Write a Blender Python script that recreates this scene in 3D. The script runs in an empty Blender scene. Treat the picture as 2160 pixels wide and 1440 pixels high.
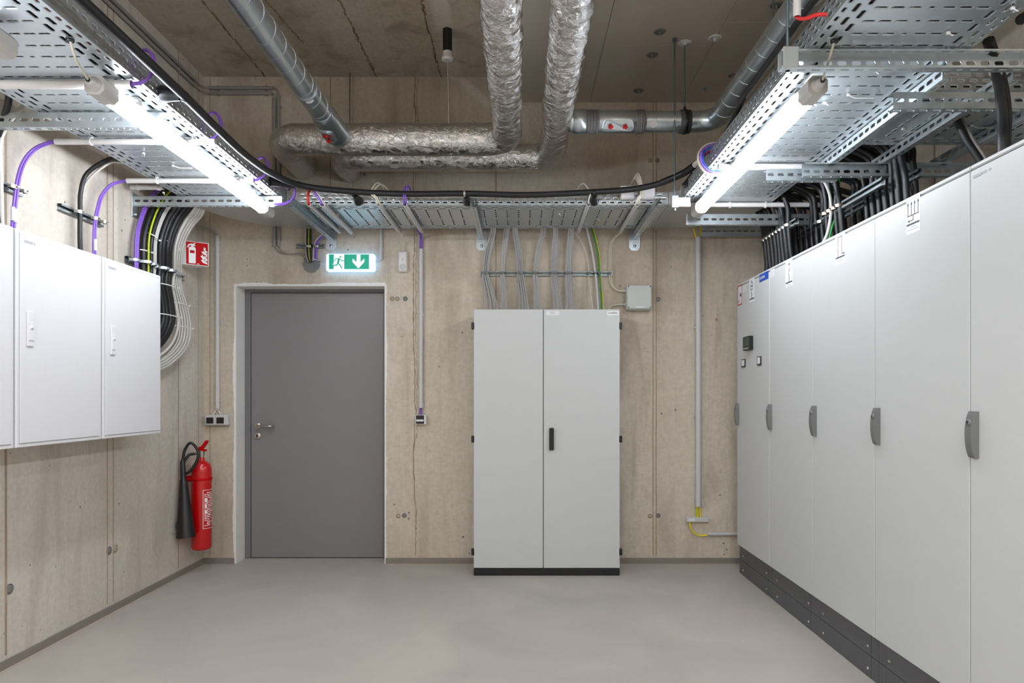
import bpy, math, random
from mathutils import Vector, Matrix, noise
random.seed(7)
S = bpy.context.scene
COL = S.collection
F = 1405.0; VX = 1098.0; VY = 834.0; CZ = 1.23     # focal length and vanishing point in photo pixels, eye height
# ---------------- camera, world, exposure ----------------
cd = bpy.data.cameras.new('camera'); cam = bpy.data.objects.new('camera', cd); COL.objects.link(cam)
cd.sensor_width = 36.0; cd.lens = 36.0*F/2160.0
cd.shift_x = -(VX-1080.0)/2160.0; cd.shift_y = (VY-720.0)/2160.0
cd.clip_start = .02
cam.location = (0, 0, CZ); cam.rotation_euler = (math.pi/2, 0, 0)
S.camera = cam
w = bpy.data.worlds.new('world'); S.world = w; w.use_nodes = True
w.node_tree.nodes['Background'].inputs[0].default_value = (.9, .95, 1, 1)
w.node_tree.nodes['Background'].inputs[1].default_value = .02
S.view_settings.view_transform = 'Standard'; S.view_settings.look = 'None'
S.view_settings.gamma = 1; S.view_settings.use_curve_mapping = False
S.view_settings.exposure = 1.66
TUBE = 12.0          # lamp tube emission
EXITS = .40
S.cycles.max_bounces = 8; S.cycles.diffuse_bounces = 5; S.cycles.glossy_bounces = 4
S.cycles.caustics_reflective = False; S.cycles.caustics_refractive = False
S.cycles.sample_clamp_indirect = 4.0
S.cycles.use_denoising = True

# ---------------- helpers ----------------
def P(px, py, Y): return Vector(((px-VX)*Y/F, Y, CZ-(py-VY)*Y/F))
def PX(px, Y): return (px-VX)*Y/F
def PZ(py, Y): return CZ-(py-VY)*Y/F
def lin(c):
    r = []
    for v in c:
        v = v/255.0
        r.append(v/12.92 if v <= .04045 else ((v+.055)/1.055)**2.4)
    return (*r, 1)
def nodes(m):
    m.use_nodes = True; nt = m.node_tree
    return nt, nt.nodes['Principled BSDF']
def N(nt, typ, **kw):
    n = nt.nodes.new(typ)
    for k, v in kw.items(): setattr(n, k, v)
    return n
def mat(name, rgb, rough=.5, metal=0.0, var=.06, scale=8.0, bump=0.0, bscale=60.0, coat=0.0, spec=.5, stretch=None, rvar=.05):
    m = bpy.data.materials.new(name); nt, b = nodes(m); L = nt.links
    tc = N(nt, 'ShaderNodeTexCoord'); src = tc.outputs['Object']
    if stretch:
        mp = N(nt, 'ShaderNodeMapping'); mp.inputs['Scale'].default_value = stretch; L.new(src, mp.inputs[0]); src = mp.outputs[0]
    n = N(nt, 'ShaderNodeTexNoise'); n.inputs['Scale'].default_value = scale; n.inputs['Detail'].default_value = 4
    L.new(src, n.inputs[0])
    c = lin(rgb)
    mx = N(nt, 'ShaderNodeMix', data_type='RGBA')
    mx.inputs[6].default_value = tuple(min(1, v*(1-var)) for v in c[:3])+(1,)
    mx.inputs[7].default_value = tuple(min(1, v*(1+var)) for v in c[:3])+(1,)
    L.new(n.outputs[0], mx.inputs[0]); L.new(mx.outputs[2], b.inputs['Base Color'])
    mr = N(nt, 'ShaderNodeMapRange'); mr.inputs[3].default_value = max(.02, rough-rvar); mr.inputs[4].default_value = min(1, rough+rvar)
    L.new(n.outputs[0], mr.inputs[0]); L.new(mr.outputs[0], b.inputs['Roughness'])
    b.inputs['Metallic'].default_value = metal
    b.inputs['Coat Weight'].default_value = coat
    b.inputs['Specular IOR Level'].default_value = spec
    if bump:
        n2 = N(nt, 'ShaderNodeTexNoise'); n2.inputs['Scale'].default_value = bscale; n2.inputs['Detail'].default_value = 3
        L.new(tc.outputs['Object'], n2.inputs[0])
        bp = N(nt, 'ShaderNodeBump'); bp.inputs['Strength'].default_value = bump; bp.inputs['Distance'].default_value = .002
        L.new(n2.outputs[0], bp.inputs['Height']); L.new(bp.outputs[0], b.inputs['Normal'])
    return m
def emis(name, rgb, s):
    m = bpy.data.materials.new(name); nt, b = nodes(m)
    tc = N(nt, 'ShaderNodeTexCoord'); n = N(nt, 'ShaderNodeTexNoise'); n.inputs['Scale'].default_value = 3
    nt.links.new(tc.outputs['Object'], n.inputs[0])
    mr = N(nt, 'ShaderNodeMapRange'); mr.inputs[3].default_value = s*.98; mr.inputs[4].default_value = s*1.02
    nt.links.new(n.outputs[0], mr.inputs[0]); nt.links.new(mr.outputs[0], b.inputs['Emission Strength'])
    b.inputs['Base Color'].default_value = lin(rgb); b.inputs['Emission Color'].default_value = lin(rgb)
    return m
def concrete(name, base, dark, light, stain, seed, stretch=(1, 1, .28), pores=True, rough=.72):
    m = bpy.data.materials.new(name); nt, b = nodes(m); L = nt.links
    tc = N(nt, 'ShaderNodeTexCoord')
    def nz(sc, det, dist=0, st=None, off=0):
        mp = N(nt, 'ShaderNodeMapping'); mp.inputs['Location'].default_value = (seed+off, seed*2.3, off*1.7)
        if st: mp.inputs['Scale'].default_value = st
        L.new(tc.outputs['Object'], mp.inputs[0])
        n = N(nt, 'ShaderNodeTexNoise'); n.inputs['Scale'].default_value = sc; n.inputs['Detail'].default_value = det
        n.inputs['Distortion'].default_value = dist; L.new(mp.outputs[0], n.inputs[0]); return n.outputs[0], mp.outputs[0]
    def ramp(v, a, c, lo=0.0, hi=1.0):
        r = N(nt, 'ShaderNodeMapRange'); r.inputs[1].default_value = a; r.inputs[2].default_value = c
        r.inputs[3].default_value = lo; r.inputs[4].default_value = hi; L.new(v, r.inputs[0]); return r.outputs[0]
    def mix(f, a, c, typ='MIX'):
        x = N(nt, 'ShaderNodeMix', data_type='RGBA', blend_type=typ)
        for i, v in ((0, f), (6, a), (7, c)):
            if hasattr(v, 'links'): L.new(v, x.inputs[i])
            else: x.inputs[i].default_value = v
        return x.outputs[2]
    big, _ = nz(1.3, 5, .4, stretch)
    col = mix(ramp(big, .35, .68), lin(light), lin(base))
    st, _ = nz(3.5, 6, .6, (1.6, 1.6, .25), 5)
    col = mix(ramp(st, .52, .74, 0, stain), col, lin(dark))
    fine, _ = nz(38, 5, .2, None, 9)
    col = mix(ramp(fine, .35, .7, 0, .22), col, lin(dark))
    gr, _ = nz(3.0, 4, .1, (26, 26, 1.2) if stretch[2] < 1 else (26, 1.2, 26), 17)
    col = mix(ramp(gr, .45, .75, 0, .13), col, lin(dark))
    wsh, _ = nz(2.2, 5, 1.2, None, 23)
    col = mix(ramp(wsh, .58, .75, 0, .35), col, lin(tuple(min(255, c*1.1) for c in light)))
    h = fine
    v0 = N(nt, 'ShaderNodeTexVoronoi'); v0.inputs['Scale'].default_value = 42; L.new(tc.outputs['Object'], v0.inputs[0])
    s0, _ = nz(9, 2, 0, None, 29); l0 = N(nt, 'ShaderNodeMath', operation='LESS_THAN'); L.new(v0.outputs['Distance'], l0.inputs[0]); L.new(ramp(s0, .4, .75, 0, .2), l0.inputs[1])
    f0 = N(nt, 'ShaderNodeMath', operation='MULTIPLY'); L.new(l0.outputs[0], f0.inputs[0]); f0.inputs[1].default_value = .38
    col = mix(f0.outputs[0], col, lin(dark))
    if pores:
        v = N(nt, 'ShaderNodeTexVoronoi'); v.inputs['Scale'].default_value = 13
        L.new(tc.outputs['Object'], v.inputs[0])
        sel, _ = nz(5, 2, 0, None, 13)
        rad = ramp(sel, .38, .72, .0, .12)
        lt = N(nt, 'ShaderNodeMath', operation='LESS_THAN'); L.new(v.outputs['Distance'], lt.inputs[0]); L.new(rad, lt.inputs[1])
        f = N(nt, 'ShaderNodeMath', operation='MULTIPLY'); L.new(lt.outputs[0], f.inputs[0]); f.inputs[1].default_value = .7
        col = mix(f.outputs[0], col, lin(tuple(c*.55 for c in dark)))
    L.new(col, b.inputs['Base Color'])
    b.inputs['Roughness'].default_value = rough
    bp = N(nt, 'ShaderNodeBump'); bp.inputs['Strength'].default_value = .25; bp.inputs['Distance'].default_value = .003
    L.new(h, bp.inputs['Height']); L.new(bp.outputs[0], b.inputs['Normal'])
    return m

class MB:
    def __init__(s): s.v = []; s.f = []; s.sm = []
    def add(s, vs, fs, smooth=False):
        o = len(s.v); s.v += [Vector(v) for v in vs]
        for f in fs: s.f.append([i+o for i in f]); s.sm.append(smooth)
    def box(s, x0, y0, z0, x1, y1, z1, b=0.0):
        if x0 > x1: x0, x1 = x1, x0
        if y0 > y1: y0, y1 = y1, y0
        if z0 > z1: z0, z1 = z1, z0
        b = min(b, (x1-x0)*.45, (y1-y0)*.45, (z1-z0)*.45)
        if b <= 0:
            s.add([(x, y, z) for x in (x0, x1) for y in (y0, y1) for z in (z0, z1)],
                  [(0, 1, 3, 2), (4, 6, 7, 5), (0, 4, 5, 1), (2, 3, 7, 6), (0, 2, 6, 4), (1, 5, 7, 3)]); return
        X = (x0, x1); Y = (y0, y1); Z = (z0, z1); vs = []; idx = {}
        for i in (0, 1):
            for j in (0, 1):
                for k in (0, 1):
                    sx, sy, sz = (1, -1)[i], (1, -1)[j], (1, -1)[k]
                    for ax in range(3):
                        idx[(i, j, k, ax)] = len(vs)
                        vs.append((X[i]+(0 if ax == 0 else sx*b), Y[j]+(0 if ax == 1 else sy*b), Z[k]+(0 if ax == 2 else sz*b)))
        g = lambda i, j, k, a: idx[(i, j, k, a)]
        fs = []
        for i in (0, 1):
            fs.append([g(i, 0, 0, 0), g(i, 0, 1, 0), g(i, 1, 1, 0), g(i, 1, 0, 0)])
            fs.append([g(0, i, 0, 1), g(0, i, 1, 1), g(1, i, 1, 1), g(1, i, 0, 1)])
            fs.append([g(0, 0, i, 2), g(0, 1, i, 2), g(1, 1, i, 2), g(1, 0, i, 2)])
            for j in (0, 1):
                fs.append([g(i, j, 0, 0), g(i, j, 1, 0), g(i, j, 1, 1), g(i, j, 0, 1)])
                fs.append([g(i, 0, j, 0), g(i, 1, j, 0), g(i, 1, j, 2), g(i, 0, j, 2)])
                fs.append([g(0, i, j, 1), g(1, i, j, 1), g(1, i, j, 2), g(0, i, j, 2)])
                for k in (0, 1): fs.append([g(i, j, k, 0), g(i, j, k, 1), g(i, j, k, 2)])
        c = Vector(((x0+x1)/2, (y0+y1)/2, (z0+z1)/2)); out = []
        for f in fs:
            a = [Vector(vs[q]) for q in f]; n = (a[1]-a[0]).cross(a[2]-a[0])
            out.append(f if n.dot(sum(a, Vector())/len(a)-c) > 0 else f[::-1])
        s.add(vs, out)
    def tube(s, pts, r, seg=10, cap=True, rf=None):
        pts = [Vector(p) for p in pts]; n = len(pts)
        T = []
        for i in range(n):
            t = pts[min(i+1, n-1)]-pts[max(i-1, 0)]
            T.append(t.normalized() if t.length > 1e-9 else Vector((0, 0, 1)))
        up = Vector((0, 0, 1)) if abs(T[0].z) < .9 else Vector((0, 1, 0))
        U = (up-T[0]*up.dot(T[0])).normalized(); vs = []; fs = []; d = 0
        for i in range(n):
            if i: d += (pts[i]-pts[i-1]).length
            U = (U-T[i]*U.dot(T[i])).normalized(); W = T[i].cross(U)
            ri = r[i] if isinstance(r, (list, tuple)) else r
            for k in range(seg):
                a = 2*math.pi*k/seg; rr = rf(ri, d, a, pts[i]) if rf else ri
                vs.append(pts[i]+(U*math.cos(a)+W*math.sin(a))*rr)
        for i in range(n-1):
            for k in range(seg):
                k2 = (k+1) % seg
                fs.append([i*seg+k, i*seg+k2, (i+1)*seg+k2, (i+1)*seg+k])
        s.add(vs, fs, True)
        if cap:
            s.add(vs[:seg], [list(range(seg))[::-1]]); s.add(vs[-seg:], [list(range(seg))])
    def cyl(s, a, b, r, seg=16, r2=None): s.tube([a, b], [r, r if r2 is None else r2], seg)
    def lathe(s, c, prof, seg=24, ax='z'):
        c = Vector(c); vs = []; fs = []
        for (r, h) in prof:
            for k in range(seg):
                a = 2*math.pi*k/seg
                p = (r*math.cos(a), r*math.sin(a), h)
                if ax == 'y': p = (p[0], p[2], p[1])
                if ax == 'x': p = (p[2], p[0], p[1])
                vs.append(c+Vector(p))
        m = len(prof)
        for i in range(m-1):
            for k in range(seg):
                k2 = (k+1) % seg; q = [i*seg+k, i*seg+k2, (i+1)*seg+k2, (i+1)*seg+k]
                fs.append(q if ax != 'y' else q[::-1])
        s.add(vs, fs, True)
        if prof[0][0] > 1e-5: s.add(vs[:seg], [list(range(seg))[::-1]])
        if prof[-1][0] > 1e-5: s.add(vs[-seg:], [list(range(seg))])
    def poly(s, o, U, V, pts, d=.0006):
        """flat outline on the plane o+u*U+v*V, d thick along U x V"""
        o = Vector(o); U = Vector(U); V = Vector(V); n = U.cross(V).normalized()*d; k = len(pts)
        A = [o+U*a+V*b for a, b in pts]
        s.add(A+[p+n for p in A], [list(range(k, 2*k)), list(range(k))[::-1]]+[[i, (i+1) % k, k+(i+1) % k, k+i] for i in range(k)])
    def rect(s, o, U, V, a0, b0, a1, b1, d=.0006): s.poly(o, U, V, [(a0, b0), (a1, b0), (a1, b1), (a0, b1)], d)
    def cell(s, o, U, V, a0, b0, a1, b1, L=0, W=0, along='a', lip=.0016, th=.0018):
        """sheet cell with one rounded slot"""
        n = U.cross(V).normalized()
        if L <= 0:
            s.add([o+U*a+V*b for a, b in ((a0, b0), (a1, b0), (a1, b1), (a0, b1))], [(0, 1, 2, 3)]); return
        ac, bc = (a0+a1)/2, (b0+b1)/2
        out = [(a0, bc), (a0, b0), (ac, b0), (a1, b0), (a1, bc), (a1, b1), (ac, b1), (a0, b1)]
        def ring(l, w_, h):
            if along == 'a':
                A, B = l/2, w_/2; q = A-B*.6
                pp = [(-A, 0), (-q, -B), (0, -B), (q, -B), (A, 0), (q, B), (0, B), (-q, B)]
            else:
                A, B = w_/2, l/2; q = B-A*.6
                pp = [(-A, 0), (-A, -q), (0, -B), (A, -q), (A, 0), (A, q), (0, B), (-A, q)]
            return [o+U*(ac+x)+V*(bc+y)+n*h for x, y in pp]
        ge = min(.004, (a1-a0-(L if along == 'a' else W))*.45, (b1-b0-(W if along == 'a' else L))*.45)
        vs = [o+U*a+V*b for a, b in out]+ring(L+2*ge, W+2*ge, 0)+ring(L, W, lip)+ring(L, W, lip-th)
        fs = []
        for r in range(3):
            for k in range(8):
                k2 = (k+1) % 8; fs.append([r*8+k, r*8+k2, (r+1)*8+k2, (r+1)*8+k])
        s.add(vs, fs)
    def build(s, name, m, parent=None, origin=None):
        me = bpy.data.meshes.new(name)
        if parent is not None: o0 = WL[parent]
        elif origin is not None: o0 = Vector(origin)
        else:
            xs = [v.x for v in s.v]; ys = [v.y for v in s.v]; zs = [v.z for v in s.v]
            o0 = Vector(((min(xs)+max(xs))/2, (min(ys)+max(ys))/2, min(zs)))
        me.from_pydata([v-o0 for v in s.v], [], s.f)
        me.polygons.foreach_set('use_smooth', s.sm)
        me.materials.append(m); me.update()
        o = bpy.data.objects.new(name, me); COL.objects.link(o)
        if parent is not None: o.parent = parent; WL[o] = WL[parent]
        else: o.location = o0; WL[o] = o0
        return o
WL = {}
def thing(name, label, cat, loc, group=None):
    o = bpy.data.objects.new(name, None); COL.objects.link(o); o.location = loc; WL[o] = Vector(loc)
    o.empty_display_size = .05
    return tag(o, label, cat, group)
def tag(o, label, cat, group=None):
    o['label'] = label; o['category'] = cat
    if group: o['group'] = group
    return o
def struct(o): o['kind'] = 'structure'; return o
def smooth(pts, n=8):
    pts = [Vector(p) for p in pts]; q = [pts[0]*2-pts[1]]+pts+[pts[-1]*2-pts[-2]]; out = []
    for i in range(1, len(q)-2):
        for k in range(n):
            t = k/n; a, b, c, d = q[i-1:i+3]
            out.append(.5*((2*b)+(c-a)*t+(2*a-5*b+4*c-d)*t*t+(3*b-a-3*c+d)*t**3))
    out.append(pts[-1]); return out
def fillet(pts, R, n=10, step=None):
    pts = [Vector(p) for p in pts]; out = [pts[0]]
    for i in range(1, len(pts)-1):
        a = (pts[i-1]-pts[i]).normalized(); b = (pts[i+1]-pts[i]).normalized(); h = a.angle(b)/2
        t = R/math.tan(h); p0 = pts[i]+a*t; p1 = pts[i]+b*t; c = pts[i]+(a+b).normalized()*(R/math.sin(h))
        u = p0-c; v = p1-c; tot = u.angle(v)
        for k in range(n+1):
            s_ = k/n; out.append(c+(u*math.sin((1-s_)*tot)+v*math.sin(s_*tot))/math.sin(tot))
    out.append(pts[-1])
    if step:
        r = [out[0]]
        for i in range(1, len(out)):
            m = max(1, int((out[i]-out[i-1]).length/step))
            for k in range(1, m+1): r.append(out[i-1].lerp(out[i], k/m))
        out = r
    return out
def wire(name, label, cat, pts, r, m, group=None, n=8, seg=8, parent=None, raw=False):
    b = MB(); b.tube(pts if raw else smooth(pts, n), r, seg); o = b.build(name, m, parent)
    if parent is None: tag(o, label, cat, group)
    return o
def text(name, s, o, U, V, size, m, parent, off=.0012, spacing=1.0, bold=False):
    """flat lettering standing on a surface, turned into a mesh"""
    c = bpy.data.curves.new('t', 'FONT'); c.body = s; c.size = size; c.space_character = spacing; c.resolution_u = 3
    if bold: c.offset = size*.02
    t = bpy.data.objects.new('t', c); COL.objects.link(t)
    bpy.context.view_layer.update()
    me = bpy.data.meshes.new_from_object(t); COL.objects.unlink(t); bpy.data.objects.remove(t)
    U = Vector(U).normalized(); V = Vector(V).normalized(); n = U.cross(V); o = Vector(o)
    for v in me.vertices: v.co = o+U*v.co.x+V*v.co.y+n*off-WL[parent]
    me.materials.clear(); me.materials.append(m)
    ob = bpy.data.objects.new(name, me); COL.objects.link(ob); ob.parent = parent; WL[ob] = WL[parent]
    return ob

# ---------------- materials ----------------
M = {}
M['wall'] = concrete('wall_concrete', (198, 186, 169), (138, 120, 100), (212, 202, 187), .55, 1)
M['wallL'] = concrete('side_wall_concrete', (200, 191, 178), (146, 134, 117), (214, 207, 196), .5, 11)
M['ceil'] = concrete('ceiling_concrete', (202, 190, 172), (136, 118, 96), (214, 204, 188), .6, 21, (1, .25, 1), False)
M['joint'] = concrete('joint_concrete', (156, 138, 115), (112, 93, 74), (176, 160, 138), .5, 31, (1, 1, .2), False)
M['crack'] = concrete('honeycomb_concrete', (146, 124, 98), (70, 55, 42), (168, 148, 122), .8, 41, (1, 1, 1), False)
M['plug'] = mat('plug_grey', (128, 128, 126), .8, var=.15)
M['plugl'] = mat('plug_pale', (176, 160, 138), .85, var=.12)
M['board'] = mat('ceiling_board', (202, 192, 178), .85, var=.10, scale=5, bump=.3, bscale=90)
def floor_mat():
    m = bpy.data.materials.new('floor_coating'); nt, b = nodes(m); L = nt.links
    tc = N(nt, 'ShaderNodeTexCoord')
    n = N(nt, 'ShaderNodeTexNoise'); n.inputs['Scale'].default_value = 1.4; n.inputs['Detail'].default_value = 7; n.inputs['Distortion'].default_value = .7
    L.new(tc.outputs['Object'], n.inputs[0])
    x = N(nt, 'ShaderNodeMix', data_type='RGBA'); x.inputs[6].default_value = lin((168, 163, 156)); x.inputs[7].default_value = lin((187, 180, 172))
    mr = N(nt, 'ShaderNodeMapRange'); mr.inputs[1].default_value = .3; mr.inputs[2].default_value = .7
    L.new(n.outputs[0], mr.inputs[0]); L.new(mr.outputs[0], x.inputs[0])
    v = N(nt, 'ShaderNodeTexVoronoi'); v.inputs['Scale'].default_value = 5.5; L.new(tc.outputs['Object'], v.inputs[0])
    lt = N(nt, 'ShaderNodeMath', operation='LESS_THAN'); lt.inputs[1].default_value = .022; L.new(v.outputs['Distance'], lt.inputs[0])
    y = N(nt, 'ShaderNodeMix', data_type='RGBA'); L.new(lt.outputs[0], y.inputs[0]); L.new(x.outputs[2], y.inputs[6]); 
    cr = N(nt, 'ShaderNodeMix', data_type='RGBA'); L.new(v.outputs['Color'], cr.inputs[0]); cr.inputs[6].default_value = lin((120, 100, 84)); cr.inputs[7].default_value = lin((214, 208, 200))
    L.new(cr.outputs[2], y.inputs[7]); L.new(y.outputs[2], b.inputs['Base Color'])
    n2 = N(nt, 'ShaderNodeTexNoise'); n2.inputs['Scale'].default_value = 9; n2.inputs['Detail'].default_value = 6
    L.new(tc.outputs['Object'], n2.inputs[0])
    m2 = N(nt, 'ShaderNodeMapRange'); m2.inputs[3].default_value = .42; m2.inputs[4].default_value = .62; L.new(n2.outputs[0], m2.inputs[0]); L.new(m2.outputs[0], b.inputs['Roughness'])
    bp = N(nt, 'ShaderNodeBump'); bp.inputs['Strength'].default_value = .12; bp.inputs['Distance'].default_value = .002
    L.new(n2.outputs[0], bp.inputs['Height']); L.new(bp.outputs[0], b.inputs['Normal'])
    return m
M['floor'] = floor_mat()
M['skirt'] = mat('skirting_grey', (132, 126, 118), .6, var=.1)
M['galv'] = mat('galvanised_steel', (196, 204, 208), .36, .85, var=.12, scale=22, rvar=.1)
M['galvr'] = mat('dull_zinc_rail', (132, 140, 142), .45, .85, var=.12, scale=22, rvar=.1)
M['galvd'] = mat('galvanised_duct', (206, 216, 222), .3, .92, var=.03, scale=4, rvar=.03, stretch=(1, 1, 1))
M['galvp'] = mat('plain_tray_sheet', (186, 190, 190), .38, .8, var=.06, scale=9, rvar=.06)
M['zinc'] = mat('zinc_rod', (120, 140, 150), .4, .9, var=.1)
def foil():
    m = bpy.data.materials.new('aluminium_foil'); nt, b = nodes(m); L = nt.links
    tc = N(nt, 'ShaderNodeTexCoord')
    b.inputs['Metallic'].default_value = 1; 
    n0 = N(nt, 'ShaderNodeTexNoise'); n0.inputs['Scale'].default_value = 7; L.new(tc.outputs['Object'], n0.inputs[0])
    x = N(nt, 'ShaderNodeMix', data_type='RGBA'); x.inputs[6].default_value = (.74, .73, .71, 1); x.inputs[7].default_value = (.9, .9, .89, 1)
    L.new(n0.outputs[0], x.inputs[0]); L.new(x.outputs[2], b.inputs['Base Color']); b.inputs['Roughness'].default_value = .13
    n = N(nt, 'ShaderNodeTexNoise'); n.inputs['Scale'].default_value = 17; n.inputs['Detail'].default_value = 6; n.inputs['Roughness'].default_value = .62; n.inputs['Distortion'].default_value = 1.8
    L.new(tc.outputs['Object'], n.inputs[0])
    v = N(nt, 'ShaderNodeTexVoronoi', feature='DISTANCE_TO_EDGE'); v.inputs['Scale'].default_value = 22
    ad = N(nt, 'ShaderNodeVectorMath', operation='ADD'); L.new(tc.outputs['Object'], ad.inputs[0])
    sc = N(nt, 'ShaderNodeVectorMath', operation='SCALE'); sc.inputs['Scale'].default_value = .06; L.new(n.outputs['Color'], sc.inputs[0]); L.new(sc.outputs[0], ad.inputs[1])
    L.new(ad.outputs[0], v.inputs[0])
    mr = N(nt, 'ShaderNodeMapRange'); mr.inputs[2].default_value = .12; L.new(v.outputs['Distance'], mr.inputs[0])
    a = N(nt, 'ShaderNodeMath', operation='MULTIPLY_ADD'); L.new(mr.outputs[0], a.inputs[0]); a.inputs[1].default_value = .16; L.new(n.outputs[0], a.inputs[2])
    bp = N(nt, 'ShaderNodeBump'); bp.inputs['Strength'].default_value = 1.0; bp.inputs['Distance'].default_value = .009
    L.new(a.outputs[0], bp.inputs['Height']); L.new(bp.outputs[0], b.inputs['Normal'])
    return m
M['foil'] = foil()
M['cab'] = mat('cabinet_grey_paint', (202, 204, 203), .38, var=.015, bump=.10, bscale=420, spec=.4)
M['cabdoor'] = mat('cabinet_door_paint', (199, 202, 202), .36, var=.015, bump=.10, bscale=420, spec=.4)
M['seam'] = mat('cabinet_gap_dark', (70, 72, 74), .6)
M['white'] = mat('white_powder_coat', (226, 226, 229), .42, var=.01, bump=.05, bscale=400)
M['plinth'] = mat('plinth_anthracite', (84, 85, 88), .42, var=.12, scale=6, rvar=.1)
M['black'] = mat('black_plastic', (22, 22, 24), .38, var=.1)
M['rubber'] = mat('black_cable_sheath', (17, 17, 20), .48, var=.25, scale=30, rvar=.12)
M['hgrey'] = mat('handle_grey', (112, 113, 112), .4, var=.05)
M['door'] = mat('door_grey_paint', (132, 129, 131), .40, var=.02, bump=.05, bscale=300)
M['dframe'] = mat('door_frame_grey', (116, 115, 117), .42, var=.03)
M['plaster'] = mat('white_plaster', (236, 234, 230), .7, var=.04, scale=12, bump=.2, bscale=50)
M['steel'] = mat('brushed_steel', (190, 186, 178), .3, 1.0, var=.06, scale=40)
M['pvc'] = mat('grey_pvc', (200, 200, 200), .42, var=.03)
M['pvcg'] = mat('old_grey_pvc', (152, 148, 144), .5, var=.05)
M['pvcw'] = mat('white_pvc', (226, 224, 222), .4, var=.03)
M['cgrey'] = mat('grey_cable', (178, 178, 178), .45, var=.05)
M['cwhite'] = mat('pale_cable', (206, 204, 198), .45, var=.05)
M['cbeige'] = mat('beige_cable', (210, 204, 184), .45, var=.05)
M['purple'] = mat('purple_cable', (128, 88, 190), .4, var=.08)
M['green'] = mat('green_cable', (28, 130, 52), .4, var=.08)
M['yellow'] = mat('yellow_cable', (242, 222, 16), .4, var=.08)
M['yg'] = mat('yellow_green_cable', (190, 205, 30), .4, var=.2, scale=30)
M['redc'] = mat('red_cable', (200, 35, 32), .4, var=.08)
M['bluec'] = mat('blue_cable', (40, 90, 200), .4, var=.08)
M['red'] = mat('extinguisher_red', (196, 6, 10), .25, var=.03, coat=.4)
M['knob'] = mat('knob_red', (205, 20, 24), .4)
M['signred'] = mat('sign_red', (190, 4, 12), .6, var=.02, spec=.15)
M['signwhite'] = mat('sign_white', (236, 236, 232), .4, var=.02)
M['blue'] = mat('logo_blue', (14, 74, 178), .4, var=.02)
M['ink'] = mat('printed_ink', (60, 60, 72), .5, var=.04)
M['inkl'] = mat('printed_ink_faint', (168, 168, 172), .5, var=.04)
M['paper'] = mat('label_paper', (226, 227, 231), .5, var=.01)
M['screen'] = mat('display_screen', (52, 70, 52), .15, var=.3, scale=25)
M['tube'] = emis('lamp_tube_glow', (241, 247, 255), TUBE)
M['tubeh'] = emis('high_lamp_glow', (250, 250, 252), TUBE*2.4)
M['exg'] = emis('exit_green_glow', (0, 158, 128), EXITS*.78)
M['exg'].node_tree.nodes['Principled BSDF'].inputs['Base Color'].default_value = (0, .07, .05, 1)
M['exw'] = emis('exit_white_glow', (232, 246, 250), EXITS*.8)
M['exr'] = emis('exit_rim_glow', (150, 205, 255), EXITS*1.9)
M['lampgrey'] = mat('lamp_cap_grey', (196, 194, 190), .45, var=.03)
M['jbox'] = mat('junction_box_grey', (196, 200, 196), .5, var=.03)
# ---------------- room shell ----------------
WY = 4.88; LX = -2.32; RX = 2.46; CH = 3.564; BY = -2.6
DX0, DX1, DZ = PX(495, WY), PX(813.5, WY), PZ(600, WY)
b = MB(); b.box(LX-.3, BY-.3, -.2, RX+.3, 5.4, 0); struct(b.build('floor', M['floor']))
ceil = MB(); ceil.box(LX-.3, BY-.3, CH, RX+.3, 5.2, CH+.2); ceil = struct(ceil.build('ceiling', M['ceil']))
b = MB()
b.box(LX-.3, WY, 0, DX0, WY+.3, CH); b.box(DX1, WY, 0, RX+.3, WY+.3, CH); b.box(DX0, WY, DZ, DX1, WY+.3, CH)
wb = struct(b.build('wall_back', M['wall'], origin=(0, WY, 0)))
b = MB(); b.box(LX-.3, BY, 0, LX, WY, CH); wl = struct(b.build('wall_left', M['wallL'], origin=(LX, 0, 0)))
b = MB(); b.box(RX, BY, 0, RX+.3, WY, CH); wr = struct(b.build('wall_right', M['wallL'], origin=(RX, 0, 0)))
b = MB(); b.box(LX-.3, BY-.3, 0, RX+.3, BY, CH); struct(b.build('wall_front', M['wallL']))
b = MB(); b.box(DX0-.1, WY+.3, -.0, DX1+.1, WY+.36, DZ+.1); struct(b.build('wall_behind_door', M['wall']))
# formwork joints on the back wall (narrow proud fins)
def bjoint(px, w_, z0=.06, z1=CH, y=WY):
    b = MB(); X = PX(px, WY); z = z0; segs = []
    zs = [z0]
    while z < z1-.3: z += random.uniform(.12, .3); zs.append(z)
    zs.append(z1)
    for a, c in zip(zs, zs[1:]):
        j = random.uniform(-.0008, .0008); b.box(X-w_/2+j, y-.0018-random.uniform(0, .0012), a, X+w_/2+j, y+.01, c)
    return b.build('formwork_joint', M['joint'], wb)
for px, w_ in ((443, .004), (1046, .010), (1377.5, .007), (1384, .007), (697, .007), (745, .003)):
    if px in (697, 745): bjoint(px, w_, DZ+.45)
    elif px == 1046: bjoint(px, w_, 1.7)
    else: bjoint(px, w_)
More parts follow.
